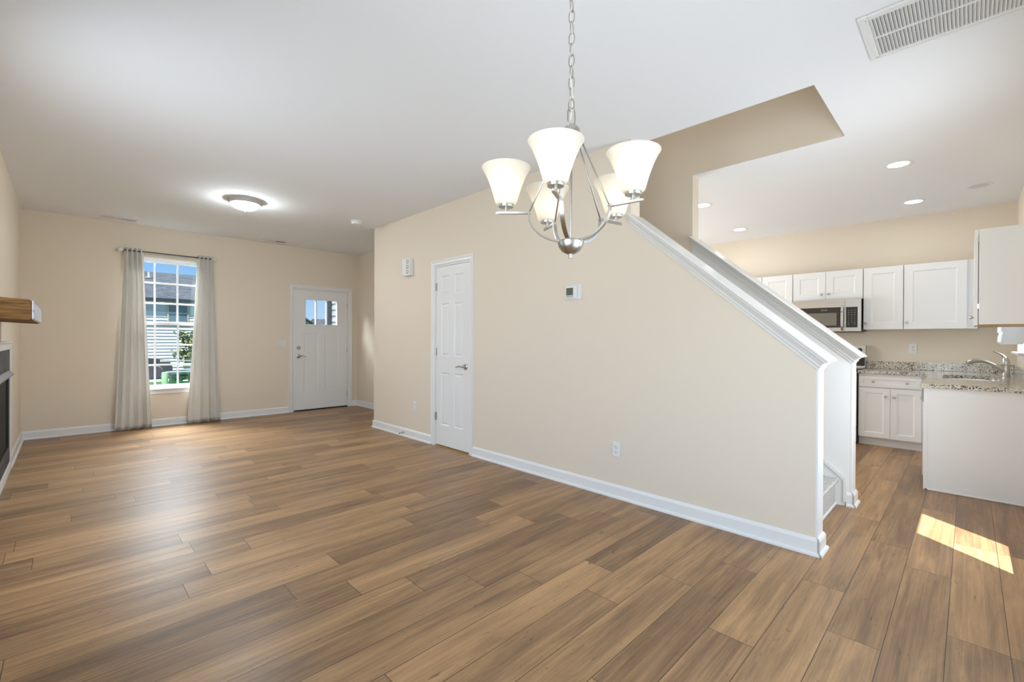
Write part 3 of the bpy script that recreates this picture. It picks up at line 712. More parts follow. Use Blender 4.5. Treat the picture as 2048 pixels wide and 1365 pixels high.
# recessed lights
M['led'] = emit('led_disc', (.97, .985, 1), 44)
def recessed(x, y, label, lit=True, src=None):
    t = thing('recessed_light', (x, y, H), label, 'ceiling light', 'round recessed kitchen ceiling lights')
    b = MB(); b.lathe([(.072, H-.0005), (.100, H-.0005), (.100, H-.003), (.094, H-.006), (.078, H-.004), (.072, H-.002)], (x, y, 0), 40, cap=False); b.obj('trim_ring', 'plastic', t, smooth=True)
    b = MB(); b.lathe([(.0715, H-.0004), (.0715, H-.0016)], (x, y, 0), 36); b.obj('lens', 'led' if lit else 'grey', t)
recessed(5.09, .437, 'lit recessed light nearest the camera above the kitchen peninsula')
recessed(6.572, .437, 'lit recessed light near the kitchen wall over the two tall wall cabinets')
recessed(5.10, 2.12, 'lit recessed light half hidden by the stair wall end')
recessed(6.572, 2.22, 'lit recessed light just right of and below the one half hidden by the stair wall')
M['unlit'] = mat('unlit_lens', (.66, .655, .64), .6); M['grey2'] = M['grey']; M['grey'] = M['unlit']
recessed(6.338, -.054, 'unlit recessed light near the right ceiling corner over the sink', False)
M['grey'] = M['grey2']
# smoke detector
sd = thing('smoke_detector', (2.663, 5.558, H), 'white round smoke detector on the ceiling near the partition corner', 'smoke detector')
b = MB(); b.lathe([(.072, H-.0005), (.072, H-.012), (.066, H-.016)], (2.663, 5.558, 0), 32); b.obj('mounting_base', 'plastic', sd, smooth=True)
b = MB(); b.lathe([(.060, H-.016), (.062, H-.030), (.058, H-.044), (.046, H-.050), (.0, H-.051)], (2.663, 5.558, 0), 32); b.obj('cover', 'plastic', sd, smooth=True)
# flush mount
M['dome'] = emit('lit_dome_glass', (.86, .94, 1), 108)
fx, fy = 1.405, 5.62
fm = thing('flush_mount_light', (fx, fy, H), 'lit flush mount ceiling light with frosted dome and nickel rim', 'ceiling light')
b = MB(); b.lathe([(.168, H-.0005), (.170, H-.008), (.164, H-.020), (.158, H-.026), (.158, H-.036), (.150, H-.046), (.132, H-.046)], (fx, fy, 0), 48); b.obj('rim', 'nickelpale', fm, smooth=True)
b = MB(); b.lathe([(.136, H-.040)]+[(.136*math.cos(a), H-.042-.064*math.sin(a)) for a in [math.pi/2*i/12 for i in range(0, 13)]], (fx, fy, 0), 40); b.obj('glass_dome', 'dome', fm, smooth='all')
b = MB(); b.lathe([(.012, H-.104), (.012, H-.110), (.006, H-.114), (.008, H-.122), (.0, H-.127)], (fx, fy, 0), 16); b.obj('finial', 'nickel', fm, smooth=True)

# ------------------------------------------------------------------ chandelier
M['bulb'] = emit('lit_bulb', (1, .91, .77), 3.5)
def chandelier():
    cx, cy = 1.191, .931
    t = thing('chandelier', (cx, cy, 1.49), 'five arm brushed nickel chandelier with frosted bell glass shades', 'chandelier')
    R, kr, zt = .215, .140, 1.640
    b = MB(); b.lathe([(.062, H-.0005), (.062, H-.010), (.050, H-.022), (.018, H-.028), (.008, H-.032)], (cx, cy, 0), 32); b.obj('ceiling_canopy', 'nickel', t, smooth=True)
    # chain links down to the hub
    z = H-.028; i = 0
    while z > 1.985:
        a = YAW + (.5 if i % 2 else -.95); hl, hwid = .021, .0095
        ca, sa = math.cos(a), math.sin(a); pts = []
        for k in range(20):
            q = 2*math.pi*k/20; h_ = math.cos(q); s_ = math.sin(q)
            pts.append((cx+ca*hwid*s_, cy-sa*hwid*s_, z-hl+hl*math.copysign(abs(h_)**.8, h_)))
        b = MB(); b.tube(pts, .0019, 8, closed=True); b.obj('chain_link', 'nickel', t, smooth='all'); z -= .0365; i += 1
    b = MB(); b.tube([(cx+.006*math.sin(k*1.3), cy+.004*math.cos(k*1.3), 1.95+(H-.03-1.95)*k/20) for k in range(21)], .0017, 8); b.obj('power_cord', 'plasticw', t, smooth='all')
    b = MB(); a = YAW-.3; pts = []
    for k in range(24):
        q = 2*math.pi*k/24; h_ = math.cos(q); s_ = math.sin(q)
        pts.append((cx+math.cos(a)*.013*math.copysign(abs(s_)**.6, s_), cy-math.sin(a)*.013*math.copysign(abs(s_)**.6, s_), 1.958+.030*math.copysign(abs(h_)**.6, h_)))
    b.tube(pts, .0024, 8, closed=True); b.obj('loop', 'nickel', t, smooth='all')
    b = MB(); b.lathe([(.0, 1.936), (.008, 1.934), (.010, 1.926), (.024, 1.922), (.029, 1.914), (.029, 1.902), (.026, 1.902), (.020, 1.914), (.0, 1.916)], (cx, cy, 0), 28); b.obj('top_hub', 'nickel', t, smooth=True)
    b = MB(); b.cyl((cx, cy, 1.545), .0042, .375, 12); b.obj('centre_rod', 'nickel', t, smooth=True)
    b = MB(); b.lathe([(.0, 1.552), (.030, 1.551), (.043, 1.547), (.044, 1.543), (.040, 1.528), (.030, 1.513), (.016, 1.505), (.007, 1.503), (.007, 1.490), (.0, 1.490)], (cx, cy, 0), 32); b.obj('bottom_bowl', 'nickel', t, smooth=True)
    for k in range(5):
        th_ = math.radians(-37-72*k); lat, dep = math.cos(th_), math.sin(th_)
        dx, dy = lat*math.cos(YAW)+dep*math.sin(YAW), -lat*math.sin(YAW)+dep*math.cos(YAW)
        def P(r_, z_): return (cx+dx*r_, cy+dy*r_, z_)
        n = 14; arc = [(.024+(kr-.024)*math.cos(a), zt-.094*math.sin(a)) for a in [math.pi/2*(1-i/n) for i in range(n+1)]]
        pl = [P(r_, z_) for r_, z_ in arc]
        sec = [(-.0068, -.003), (.0068, -.003), (.0068, .003), (-.0068, .003)]
        b = MB(); b.tube(pl, 1, sec=sec)
        b.loft([[P(r_, zt) for r_ in ()] or [Vector(P(r_, zt+dz))+Vector((-dy*ww, dx*ww, 0)) for ww, dz in ((-wd_, -.0032), (wd_, -.0032), (wd_, .0032), (-wd_, .0032))] for r_, wd_ in ((kr-.006, .0068), (R+.020, .0068), (R+.034, .0015))])
        arm = b.obj('arm', 'nickel', t, smooth=True, weld=False)
        sx_, sy_ = cx+dx*R, cy+dy*R
        b = MB(); b.lathe([(.0055, zt+.002), (.0055, zt+.018), (.024, zt+.019), (.0255, zt+.023), (.0255, zt+.029), (.020, zt+.031)], (sx_, sy_, 0), 24); b.obj('cup', 'nickel', arm, smooth=True)
        z0 = zt+.027
        prof = [(.024, 0), (.031, .002), (.0355, .007), (.0385, .016), (.042, .030), (.047, .047), (.0535, .066), (.0615, .086), (.070, .104), (.077, .116), (.0815, .122)]
        inner = [(r_-.0025, h_+.001) for r_, h_ in prof[::-1][:-1]] + [(.022, .003)]
        b = MB(); b.lathe([(r_, z0+h_) for r_, h_ in prof+[(.0808, .1236)]+inner], (sx_, sy_, 0), 40); b.obj('glass_shade', 'frost', t, smooth='all')
        b = MB(); b.cyl((sx_, sy_, z0+.002), .012, .030, 16); b.obj('socket', 'plasticw', arm, smooth=True)
        b = MB(); b.lathe([(.011, z0+.032), (.013, z0+.040), (.024, z0+.055), (.0285, z0+.070), (.027, z0+.084), (.018, z0+.095), (.0, z0+.099)], (sx_, sy_, 0), 24); b.obj('bulb', 'bulb', t, smooth='all')
        b = MB(); b.tube([P(kr-.002, zt+.002), P(.022, 1.908)], .0026, 8); b.obj('stay_rod', 'nickel', t, smooth='all')
chandelier()

# ------------------------------------------------------------------ kitchen
def knob(parent, mt, u, v, w):
    b = MB(mt); b.lathe([(.007, 0), (.006, .008), (.007, .012), (.0145, .016), (.0155, .021), (.011, .026), (.0, .0275)], (u, v, w), 18); return b.obj('knob', 'nickel', parent, smooth=True)
def shaker(name, parent, mt, u0, u1, v0, v1, rail=.062, th_=.019, m='cab'):
    b = MB(mt); h = [(u0+rail, u1-rail, v0+rail, v1-rail)]
    grid_slab(b, u0, u1, v0, v1, 0, th_, h, ['flat']); return b.obj(name, m, parent)
UX = XK-.325          # upper cabinet carcass front; doors in front of it
ZB, ZT = 1.36, 2.11
def upper(label, y0, y1, z0, z1, doors, knobs):
    t = thing('wall_cabinet', (XK-.16, (y0+y1)/2, z0), label, 'cabinet', 'white shaker cabinets on the kitchen wall')
    b = MB(); b.box(UX, XK-.0005, y0+.0008, y1-.0008, z0, z1); b.obj('carcass', 'cab', t)
    mt = frame((UX-.001, 0, 0), '-x')
    for (a, c), k in zip(doors, knobs):
        d = shaker('door', t, mt, -c+.0015, -a-.0015, z0+.001, z1-.002, .075)
        if k: knob(d, mt, -k[0], k[1], .019)
    return t
upper('white wall cabinet with two short doors above the microwave', .920, 1.672, 1.742, ZT, [(.922, 1.303), (1.303, 1.670)], [(1.268, 1.818), (1.344, 1.818)])
upper('narrow white wall cabinet right of the microwave', .544, .918, ZB, ZT, [(.546, .915)], [(.886, 1.437)])
upper('wide single door white wall cabinet left of the ceiling corner', -.06, .542, ZB, ZT, [(.020, .540)], [(.511, 1.435)])
upper('white wall cabinet left of the microwave partly behind the stair cap', 1.674, 2.050, ZB, ZT, [(1.676, 2.048)], [None])
upper('white wall cabinet farthest left behind the stair cap', 2.052, 2.80, ZB, ZT, [(2.054, 2.426), (2.426, 2.798)], [None, None])
# cabinet on the back wall, seen from its end
t = thing('wall_cabinet', (5.53, YB+.15, ZB-.005), 'white wall cabinet on the back wall showing its plain end panel', 'cabinet')
b = MB(); b.box(5.15, 5.90, YB+.0005, -.050, ZB-.005, ZT); b.obj('carcass', 'cab', t)
b = MB(); b.box(5.152, 5.90, YB+.002, -.052, ZB-.012, ZB-.0052); tag(b.obj('bottom_edge', 'threshold', t), 'raw wood bottom edge')
mt = frame((0, -.046, 0), '+y')
for a, c, kx in ((5.152, 5.524, 5.49), (5.526, 5.898, 5.56)):
    d = shaker('door', t, mt, -c, -a, ZB-.010, ZT-.002, .07); knob(d, mt, -kx, 1.425, .019)
for z in (1.50, 2.03):
    b = MB(); b.box(5.149, 5.156, -.053, -.042, z-.02, z+.02); b.obj('hinge', 'nickel', t)

# base cabinets
BXF = XK-.61
def base_cabinet():
    y0, y1 = .30, .922
    t = thing('base_cabinet', (7.0, .6, 0), 'white base cabinet with one drawer and two doors beside the range', 'cabinet')
    b = MB(); b.box(BXF, XK-.0005, y0, y1, .10, .837); b.box(BXF+.045, XK-.0005, y0, y1, .0005, .10); b.obj('carcass', 'cab', t, weld=False)
    mt = frame((BXF-.001, 0, 0), '-x')
    d = shaker('drawer_front', t, mt, -.915, -.366, .686, .812, .036); knob(d, mt, -.779, .748, .019); knob(d, mt, -.482, .750, .019)
    d = shaker('door', t, mt, -.628, -.366, .062+.04, .676, .055); knob(d, mt, -.594, .585, .019)
    d = shaker('door', t, mt, -.915, -.631, .062+.04, .676, .055); knob(d, mt, -.668, .585, .019)
    b = MB(mt); b.box(-.915, -.366, .816, .834, 0, .018); b.obj('top_rail', 'cab', t)
base_cabinet()
t = thing('peninsula_cabinet', (6.15, -.05, 0), 'white sink base run along the back wall with a plain end panel', 'cabinet')
b = MB(); b.box(5.030, 5.050, YB+.0005, .262, .0005, .837, .0015); ep = b.obj('end_panel', 'cab', t)
b = MB(); b.box(5.024, 5.030, YB+.02, .255, .0005, .014, .003); b.obj('shoe_moulding', 'cab', ep)
b = MB(); b.box(5.024, 5.030, .236, .262, .0005, .837, .002); b.obj('corner_stile', 'cab', ep)
b = MB(); b.box(5.66, XK-.0005, YB+.0005, .235, .10, .67); b.box(5.66, XK-.0005, YB+.0005, .19, .0005, .10); b.obj('carcass', 'cab', t, weld=False)
mt = frame((0, .236, 0), '+y')
for a, c, kx in ((5.67, 6.16, 6.12), (6.17, 6.66, 6.21)):
    d = shaker('door', t, mt, -c, -a, .10, .66, .06); knob(d, mt, -kx, .6, .019)
b = MB(mt); b.box(-6.66, -5.67, .68, .83, 0, .018); b.obj('false_drawer_front', 'cab', t)
dw = thing('dishwasher', (5.355, -.05, 0), 'stainless dishwasher front edge just left of the peninsula end panel', 'dishwasher')
b = MB(); b.box(5.055, 5.655, YB+.01, .235, .10, .835); b.box(5.055, 5.655, YB+.01, .19, .0005, .10); b.obj('tub', 'black', dw, weld=False)
b = MB(); b.box(5.057, 5.653, .236, .272, .11, .72, .004); b.obj('door', 'steel', dw)
b = MB(); b.prism([(.236, .725), (.276, .725), (.285, .74), (.268, .832), (.236, .832)], 5.057, 5.653, 0); tag(b.obj('control_strip', 'grey', dw), 'grey control strip')

# countertop with sink cutout
ct = thing('countertop', (6.2, .1, .838), 'speckled granite countertop wrapping the kitchen corner', 'countertop')
CZ0, CZ1 = .838, .873
KX, KY = (5.83, 6.55), (-.19, .185)
def ctop():
    b = MB()
    def ring(x0, x1, y0, y1, r_, n=6):
        pts = []
        for cx_, cy_, a0 in ((x1-r_, y1-r_, 0), (x0+r_, y1-r_, 90), (x0+r_, y0+r_, 180), (x1-r_, y0+r_, 270)):
            for i in range(n+1):
                a = math.radians(a0+90*i/n); pts.append((cx_+r_*math.cos(a), cy_+r_*math.sin(a)))
        return pts
    hole = ring(KX[0], KX[1], KY[0], KY[1], .07)
    bm = b.b
    outer = [(5.005, YB+.0005), (XK-.0005, YB+.0005), (XK-.0005, .924), (6.655, .924), (6.655, .287), (5.030, .287), (5.010, .282), (5.005, .268)]
    for z in (CZ0, CZ1):
        ov = [bm.verts.new((*p, z)) for p in outer]; hv = [bm.verts.new((*p, z)) for p in hole]
        es = [bm.edges.new((l_[i], l_[(i+1) % len(l_)])) for l_ in (ov, hv) for i in range(len(l_))]
        bmesh.ops.triangle_fill(bm, use_beauty=True, edges=es)
        if z == CZ0: O0, H0 = ov, hv
        else: O1, H1 = ov, hv
    for A_, B_ in ((O0, O1), (H0, H1)):
        for i in range(len(A_)): bm.faces.new((A_[i], A_[(i+1) % len(A_)], B_[(i+1) % len(B_)], B_[i]))
    b.obj('slab', 'granite', ct)
    b = MB(); b.box(XK-.020, XK-.0005, YB+.021, .924, CZ1, .966, .003); b.obj('backsplash', 'granite', ct)
    b = MB(); b.box(5.005, XK-.0005, YB+.0005, YB+.020, CZ1, .966, .003); b.obj('backsplash', 'granite', ct)
ctop()
sk = thing('kitchen_sink', (6.19, 0, .69), 'stainless undermount sink set into the granite counter', 'sink')
b = MB()
def rr(x0, x1, y0, y1, r_, z, n=6):
    pts = []
    for cx_, cy_, a0 in ((x1-r_, y1-r_, 0), (x0+r_, y1-r_, 90), (x0+r_, y0+r_, 180), (x1-r_, y0+r_, 270)):
        for i in range(n+1):
            a = math.radians(a0+90*i/n); pts.append((cx_+r_*math.cos(a), cy_+r_*math.sin(a), z))
    return pts
b.loft([rr(KX[0]-.02, KX[1]+.02, KY[0]-.02, KY[1]+.02, .08, .837), rr(KX[0]-.004, KX[1]+.004, KY[0]-.004, KY[1]+.004, .07, .837), rr(KX[0]+.004, KX[1]-.004, KY[0]+.004, KY[1]-.004, .07, .72), rr(KX[0]+.03, KX[1]-.03, KY[0]+.03, KY[1]-.03, .06, .69)], cap=False)
b.face(rr(KX[0]+.03, KX[1]-.03, KY[0]+.03, KY[1]-.03, .06, .69)); b.obj('bowl', 'steel', sk, smooth=True)
b = MB(); b.lathe([(.045, .6905), (.040, .694), (.03, .692), (.0, .691)], (6.19, 0, 0), 24); b.obj('drain', 'chrome', sk, smooth=True)
fx, fy, fz = 6.32, -.245, CZ1
fa = thing('faucet', (fx, fy, fz), 'brushed nickel pull out faucet with curved top lever behind the sink', 'faucet')
b = MB(); b.lathe([(.030, 0), (.030, .006), (.027, .010), (.026, .120), (.027, .128)], (fx, fy, fz), 28); b.obj('body', 'nickel', fa, smooth=True)
b = MB(); n = 16
def bez(p, t): 
    a, c, d, e = [Vector(q) for q in p]; s = 1-t
    return a*s**3 + c*3*s*s*t + d*3*s*t*t + e*t**3
sp = [(fx-.005, fy+.015, fz+.065), (fx-.03, fy+.10, fz+.14), (fx-.05, fy+.15, fz+.185), (fx-.075, fy+.235, fz+.150)]
b.tube([bez(sp, i/n) for i in range(n+1)], [.022-.006*math.sin(math.pi*min(1, i/n*1.2)) for i in range(n+1)], 16); b.obj('spout', 'nickel', fa, smooth=True)
b = MB(); e_ = bez(sp, 1.0); d_ = (bez(sp, 1.0)-bez(sp, .93)).normalized()
b.tube([e_-d_*.02, e_+d_*.02, e_+d_*.03], [.018, .0195, .016], 16); sh = b.obj('spray_head', 'nickel', fa, smooth=True)
b = MB(); lp = [(fx, fy, fz+.135), (fx, fy, fz+.20), (fx-.01, fy+.02, fz+.225), (fx-.03, fy+.085, fz+.255)]
b.tube([bez(lp, i/n) for i in range(n+1)], [.027, .0268, .026, .0245, .022, .019, .016, .0135, .0115, .010, .009, .0085, .008, .0075, .007, .0062, .005], 14); b.obj('lever', 'nickel', fa, smooth=True)

# microwave
MXF = XK-.415
mw = thing('microwave', (7.1, 1.295, 1.335), 'stainless over the range microwave under the short wall cabinet', 'microwave')
mt = frame((MXF, 0, 0), '-x'); y0, y1, z0, z1 = .924, 1.668, 1.335, 1.740
b = MB(); b.box(MXF+.001, XK-.0005, y0+.004, y1-.004, z0+.008, z1, .003); b.obj('case', 'black', mw)
b = MB(mt); b.box(-y1, -1.083, z0, z1-.002, 0, .030, .004); dr = b.obj('door', 'steel', mw)
b = MB(mt); b.box(-1.081, -y0, z0, z1-.002, 0, .030, .004); cp = b.obj('control_side', 'steel', mw)
b = MB(mt); b.box(-1.585, -1.090, 1.385, 1.640, .0302, .0318, .0006); bz = b.obj('black_glass', 'blackglass', dr)
b = MB(mt); b.box(-1.480, -1.168, 1.412, 1.570, .0319, .0326); b.obj('viewing_window', 'mwindow', bz)
b = MB(mt); b.box(-1.074, -.957, 1.385, 1.637, .0302, .0318, .0006); kp = b.obj('keypad', 'blackglass', cp)
text_obj('lettering', 'FRIGIDAIRE', .0125, mt @ Matrix.Translation((-1.298, 1.6065, .0322)), 'lettering', bz)
rows = [('Melt', 'Soft', 'Timer'), ('Auto', 'Time', 'Power'), ('Defr', 'Cook', 'Level'), ('1', '2', '3'), ('4', '5', '6'), ('7', '8', '9'), ('Stop', '0', 'START'), ('Vent', '', 'Light')]
for i, rw in enumerate(rows):
    for j, s in enumerate(rw):
        if s: text_obj('lettering', s, .0125 if len(s) == 1 else .0085, mt @ Matrix.Translation((-1.046+.030*j, 1.593-.0243*i, .0320)), 'lettering', kp, .0002)
b = MB(mt); n = 12
b.tube([(-1.108, 1.352+.310*i/n, .036+.034*math.sin(math.pi*min(1, max(0, i/n)))**.6) for i in range(n+1)], 1, sec=[(-.013, -.006), (.013, -.006), (.013, .006), (-.013, .006)]); b.obj('handle', 'chrome', dr, smooth=True)
b = MB(); b.box(MXF+.02, XK-.03, y0+.02, y1-.02, z0-.006, z0+.008, .003); b.obj('vent_underside', 'black', mw)

# range
rg = thing('kitchen_range', (6.98, 1.30, 0), 'stainless and black electric range half hidden behind the stair post', 'range')
b = MB(); b.box(6.665, XK-.005, .930, 1.666, .012, .868, .003); b.obj('body', 'black', rg)
b = MB(); b.box(6.640, XK-.06, .928, 1.668, .868, .884, .004); b.obj('cooktop', 'blackglass', rg)
b = MB(); b.prism([(XK-.075, .884), (XK-.005, .884), (XK-.005, 1.165), (XK-.045, 1.165)], .928, 1.668, 1)
bk = b.obj('backguard', 'steel', rg)
mt = frame((XK-.062, 0, 0), '-x')
b = MB(mt); b.box(-1.664, -.932, .900, 1.045, .004, .012, .001); b.obj('black_panel', 'blackglass', bk)
for y in (.985, 1.075, 1.52, 1.61):
    b = MB(mt); b.lathe([(.024, -.01), (.024, .018), (.019, .034), (.0, .035)], (-y, 1.105, 0), 20); b.obj('knob', 'black', bk, smooth=True)
b = MB(); b.box(6.640, 6.664, .932, 1.664, .20, .86, .004); od = b.obj('oven_door', 'steel', rg)
mt = frame((6.640, 0, 0), '-x'); b = MB(mt); b.box(-1.58, -1.02, .33, .66, .0002, .002); b.obj('oven_window', 'blackglass', od)
b = MB(mt); b.tube([(-1.63, .76, .0), (-1.63, .76, .045), (-.97, .76, .045), (-.97, .76, .0)], .010, 10); b.obj('handle', 'steel', od, smooth=True)
b = MB(); b.box(6.644, 6.664, .932, 1.664, .03, .19, .004); b.obj('storage_drawer', 'steel', rg)

# roman shade over the sink window
rs = thing('roman_shade', (6.45, YB+.08, 1.19), 'white cloth roman shade at the kitchen sink window', 'window shade')
b = MB(); x0, x1 = 5.98, 6.92
prof = [(YB+.018, 2.20), (YB+.06, 2.20), (YB+.062, 1.62)]
for i in range(4):
    z = 1.60-.10*i; prof += [(YB+.155-.01*i*0, z-.03), (YB+.158, z-.085), (YB+.145, z-.100)]
prof += [(YB+.150, 1.215), (YB+.140, 1.195), (YB+.030, 1.195), (YB+.020, 1.22)]
b.prism(prof, x0, x1, 0); b.obj('cloth', 'shadecloth', rs, smooth=True)
b = MB(); b.box(x0, x1, YB+.0165, YB+.058, 2.201, 2.235, .003); b.obj('head_rail', 'white', rs)

# ------------------------------------------------------------------ outdoors, seen through the front window and door
M['siding'] = mat('white_siding', (.56, .56, .57), .6); M['graysiding'] = mat('grey_siding', (.42, .42, .44), .6)
M['shingle'] = None
def shingle(name, c1, c2):
    m = mat(name, c1, .9); n, l, b_ = nodes(m); t = n.new('ShaderNodeTexCoord'); br = n.new('ShaderNodeTexBrick')
    br.inputs['Scale'].default_value = 1; br.inputs['Color1'].default_value = (*c1, 1); br.inputs['Color2'].default_value = (*c2, 1); br.inputs['Mortar'].default_value = (.03, .035, .04, 1)
    br.inputs['Brick Width'].default_value = .30; br.inputs['Row Height'].default_value = .16; br.inputs['Mortar Size'].default_value = .014
    l.new(t.outputs['Object'], br.inputs[0]); l.new(br.outputs[0], b_.inputs['Base Color']); return m
M['shingle'] = shingle('grey_shingles', (.060, .068, .078), (.115, .125, .14))
M['navy'] = mat('dark_trim', (.03, .035, .05), .5); M['bluegray'] = mat('blue_grey_trim', (.16, .20, .27), .6)
M['grass'] = noisy(mat('lawn_grass', (.1, .2, .04), .9), (.035, .09, .015), (.10, .18, .04), (3, 3, 3), 6)
M['concrete'] = noisy(mat('concrete', (.5, .48, .45), .8), (.42, .41, .39), (.55, .54, .51), (2, 2, 2), 5)
M['leaf'] = noisy(mat('leaf', (.1, .16, .02), .6), (.05, .085, .012), (.20, .22, .035), (6, 6, 6), 3)
M['bark'] = mat('bark', (.10, .075, .05), .9); M['utilgreen'] = mat('green_cabinet', (.015, .06, .025), .5); M['utillight'] = mat('light_green', (.04, .13, .05), .5)
M['pipegreen'] = mat('pale_green_pipe', (.33, .52, .28), .5); M['carpaint'] = mat('black_car_paint', (.012, .013, .016), .15); M['tyre'] = mat('tyre', (.02, .02, .02), .8)
M['alloy'] = mat('alloy_wheel', (.55, .56, .57), .3, .9); M['headlight'] = mat('headlight', (.5, .42, .36), .15); M['tanframe'] = mat('tan_frame', (.55, .45, .33), .6); M['winblue'] = mat('house_window_glass', (.10, .17, .20), .08)
GZ = -1.05
b = MB(); b.box(-60, 90, YF+1.9, 140, GZ-.2, GZ); struct(b.obj('ground_lawn', 'grass'))
b = MB(); b.box(-4, 4.1, 29.5, 35.9, GZ, GZ+.01); struct(b.obj('ground_driveway', 'concrete'))
def house():
    t = thing('neighbour_house', (4, 38, GZ), 'white sided house with grey shingle roof seen through the front window', 'house')
    x0, x1, y0, y1 = -6, 11, 36, 46; ez = 3.62; lap = .2
    b = MB(); n = int((ez-GZ)/lap)+1
    poly = [(y0, GZ)]
    for i in range(n):
        z = GZ+i*lap; z2 = min(ez, z+lap); poly += [(y0-.05, z), (y0, z2)]
    poly += [(y0+.3, ez), (y0+.3, GZ)]
    b.prism(poly, x0, x1, 0); b.box(x0, x1, y0+.3, y1, GZ, ez); b.obj('siding_wall', 'siding', t, weld=False)
    ov = .32
    bb = MB(); bb.prism([(y0-ov, ez), (y0-ov, ez+.10), (41, 5.93), (46+ov, ez+.10), (46+ov, ez), (41, 5.80)], x0-.3, x1+.3, 0)
    o = bb.obj('roof', 'shingle', t)
    bb = MB(); bb.box(x0-.3, x1+.3, y0-ov-.06, y0-ov-.001, ez-.10, ez+.10); tag(bb.obj('gutter', 'navy', t), 'dark gutter')
    bb = MB(); bb.box(x0, x1, y0-ov, y0-.03, ez-.06, ez-.001); bb.obj('soffit', 'siding', t)
    for (a, c, z0_, z1_) in ((4.60, 5.72, 2.20, 3.42), (5.42, 6.5, -.62, .08)):
        bb = MB()
        for q in ((a, a+.07, z0_, z1_), (c-.07, c, z0_, z1_), (a+.07, c-.07, z0_, z0_+.07), (a+.07, c-.07, z1_-.07, z1_), (a+.07, c-.07, (z0_+z1_)/2-.03, (z0_+z1_)/2+.03)): bb.box(q[0], q[1], y0-.10, y0-.051, q[2], q[3])
        f = bb.obj('window', 'tanframe', t, weld=False)
        bb = MB(); bb.box(a+.07, c-.07, y0-.065, y0-.052, z0_+.07, z1_-.07); bb.obj('pane', 'winblue', f)
    bb = MB(); px_, py_ = 4.05, 39.6; pz = ez+.1+(5.93-ez-.1)*(py_-y0+ov)/(41-y0+ov)
    bb.cyl((px_, py_, pz-.03), .075, .42, 14); bb.cyl((px_, py_, pz-.02), .2, .06, 14); tag(bb.obj('vent_pipe', 'siding', t, weld=False), 'white roof vent pipe')
house()
def car():
    t = thing('car', (1.9, 31.9, GZ), 'black pickup truck parked before the white house', 'car')
    x1 = 4.15; yn, yfa = 31.0, 32.85
    prof = [(x1-.02, -.60), (x1, -.42), (x1-.03, -.15), (x1-.12, -.02), (x1-.45, .06), (x1-1.25, .14), (x1-1.75, .62), (x1-3.2, .66), (x1-3.45, .15), (x1-5.3, .10), (x1-5.3, -.62), (x1-4.75, -.62)]
    def arch(cx_, r_): return [(cx_-r_*math.cos(a), -.68+r_*math.sin(a)) for a in [math.pi*i/10 for i in range(11)]]
    prof += arch(x1-4.3, .44) + [(x1-3.7, -.66), (x1-1.3, -.66)] + arch(x1-.76, .44) + [(x1-.25, -.62)]
    b = MB(); b.prism(prof, yn, yfa, 1); bd_ = b.obj('body', 'carpaint', t)
    md = bd_.modifiers.new('soft', 'BEVEL'); md.width = .05; md.segments = 3; md.limit_method = 'ANGLE'
    for cx_ in (x1-.76, x1-4.3):
        for yy in (yn+.02, yfa-.26):
            b = MB(); b.lathe([(.24, 0), (.34, .0), (.375, .03), (.375, .21), (.34, .24), (.24, .24)], (cx_, yy, GZ+.376), 32, 'Y'); wh = b.obj('wheel', 'tyre', t, smooth=True)
            b = MB(); b.lathe([(.245, .03), (.245, .2)], (cx_, yy, GZ+.376), 28, 'Y', cap=False); b.cyl((cx_, yy+.035, GZ+.376), .07, .04, 16, 'Y')
            for k in range(5):
                a = 2*math.pi*k/5+.3; d = Vector((math.cos(a), 0, math.sin(a))); q = Vector((-math.sin(a), 0, math.cos(a))); c0 = Vector((cx_, yy+.04, GZ+.376))
                b.loft([[c0+d*.05+q*.045, c0+d*.05-q*.045, c0+d*.05-q*.045+Vector((0, .03, 0)), c0+d*.05+q*.045+Vector((0, .03, 0))], [c0+d*.242+q*.06, c0+d*.242-q*.06, c0+d*.242-q*.06+Vector((0, .03, 0)), c0+d*.242+q*.06+Vector((0, .03, 0))]])
            b.obj('rim', 'alloy', wh, weld=False)
    b = MB(); b.box(x1-.50, x1-.08, yn-.012, yn+.03, -.10, .03, .01); b.obj('headlight', 'headlight', t)
    b = MB(); b.box(x1-.35, x1+.06, yn-.03, yfa+.03, -.60, -.32, .04); b.obj('bumper', 'carpaint', t)
    b = MB(); b.prism([(x1-1.42, .17), (x1-1.80, .56), (x1-3.1, .60), (x1-3.3, .17)], yn-.006, yn+.006, 1); b.obj('side_window', 'blackglass', t)
car()
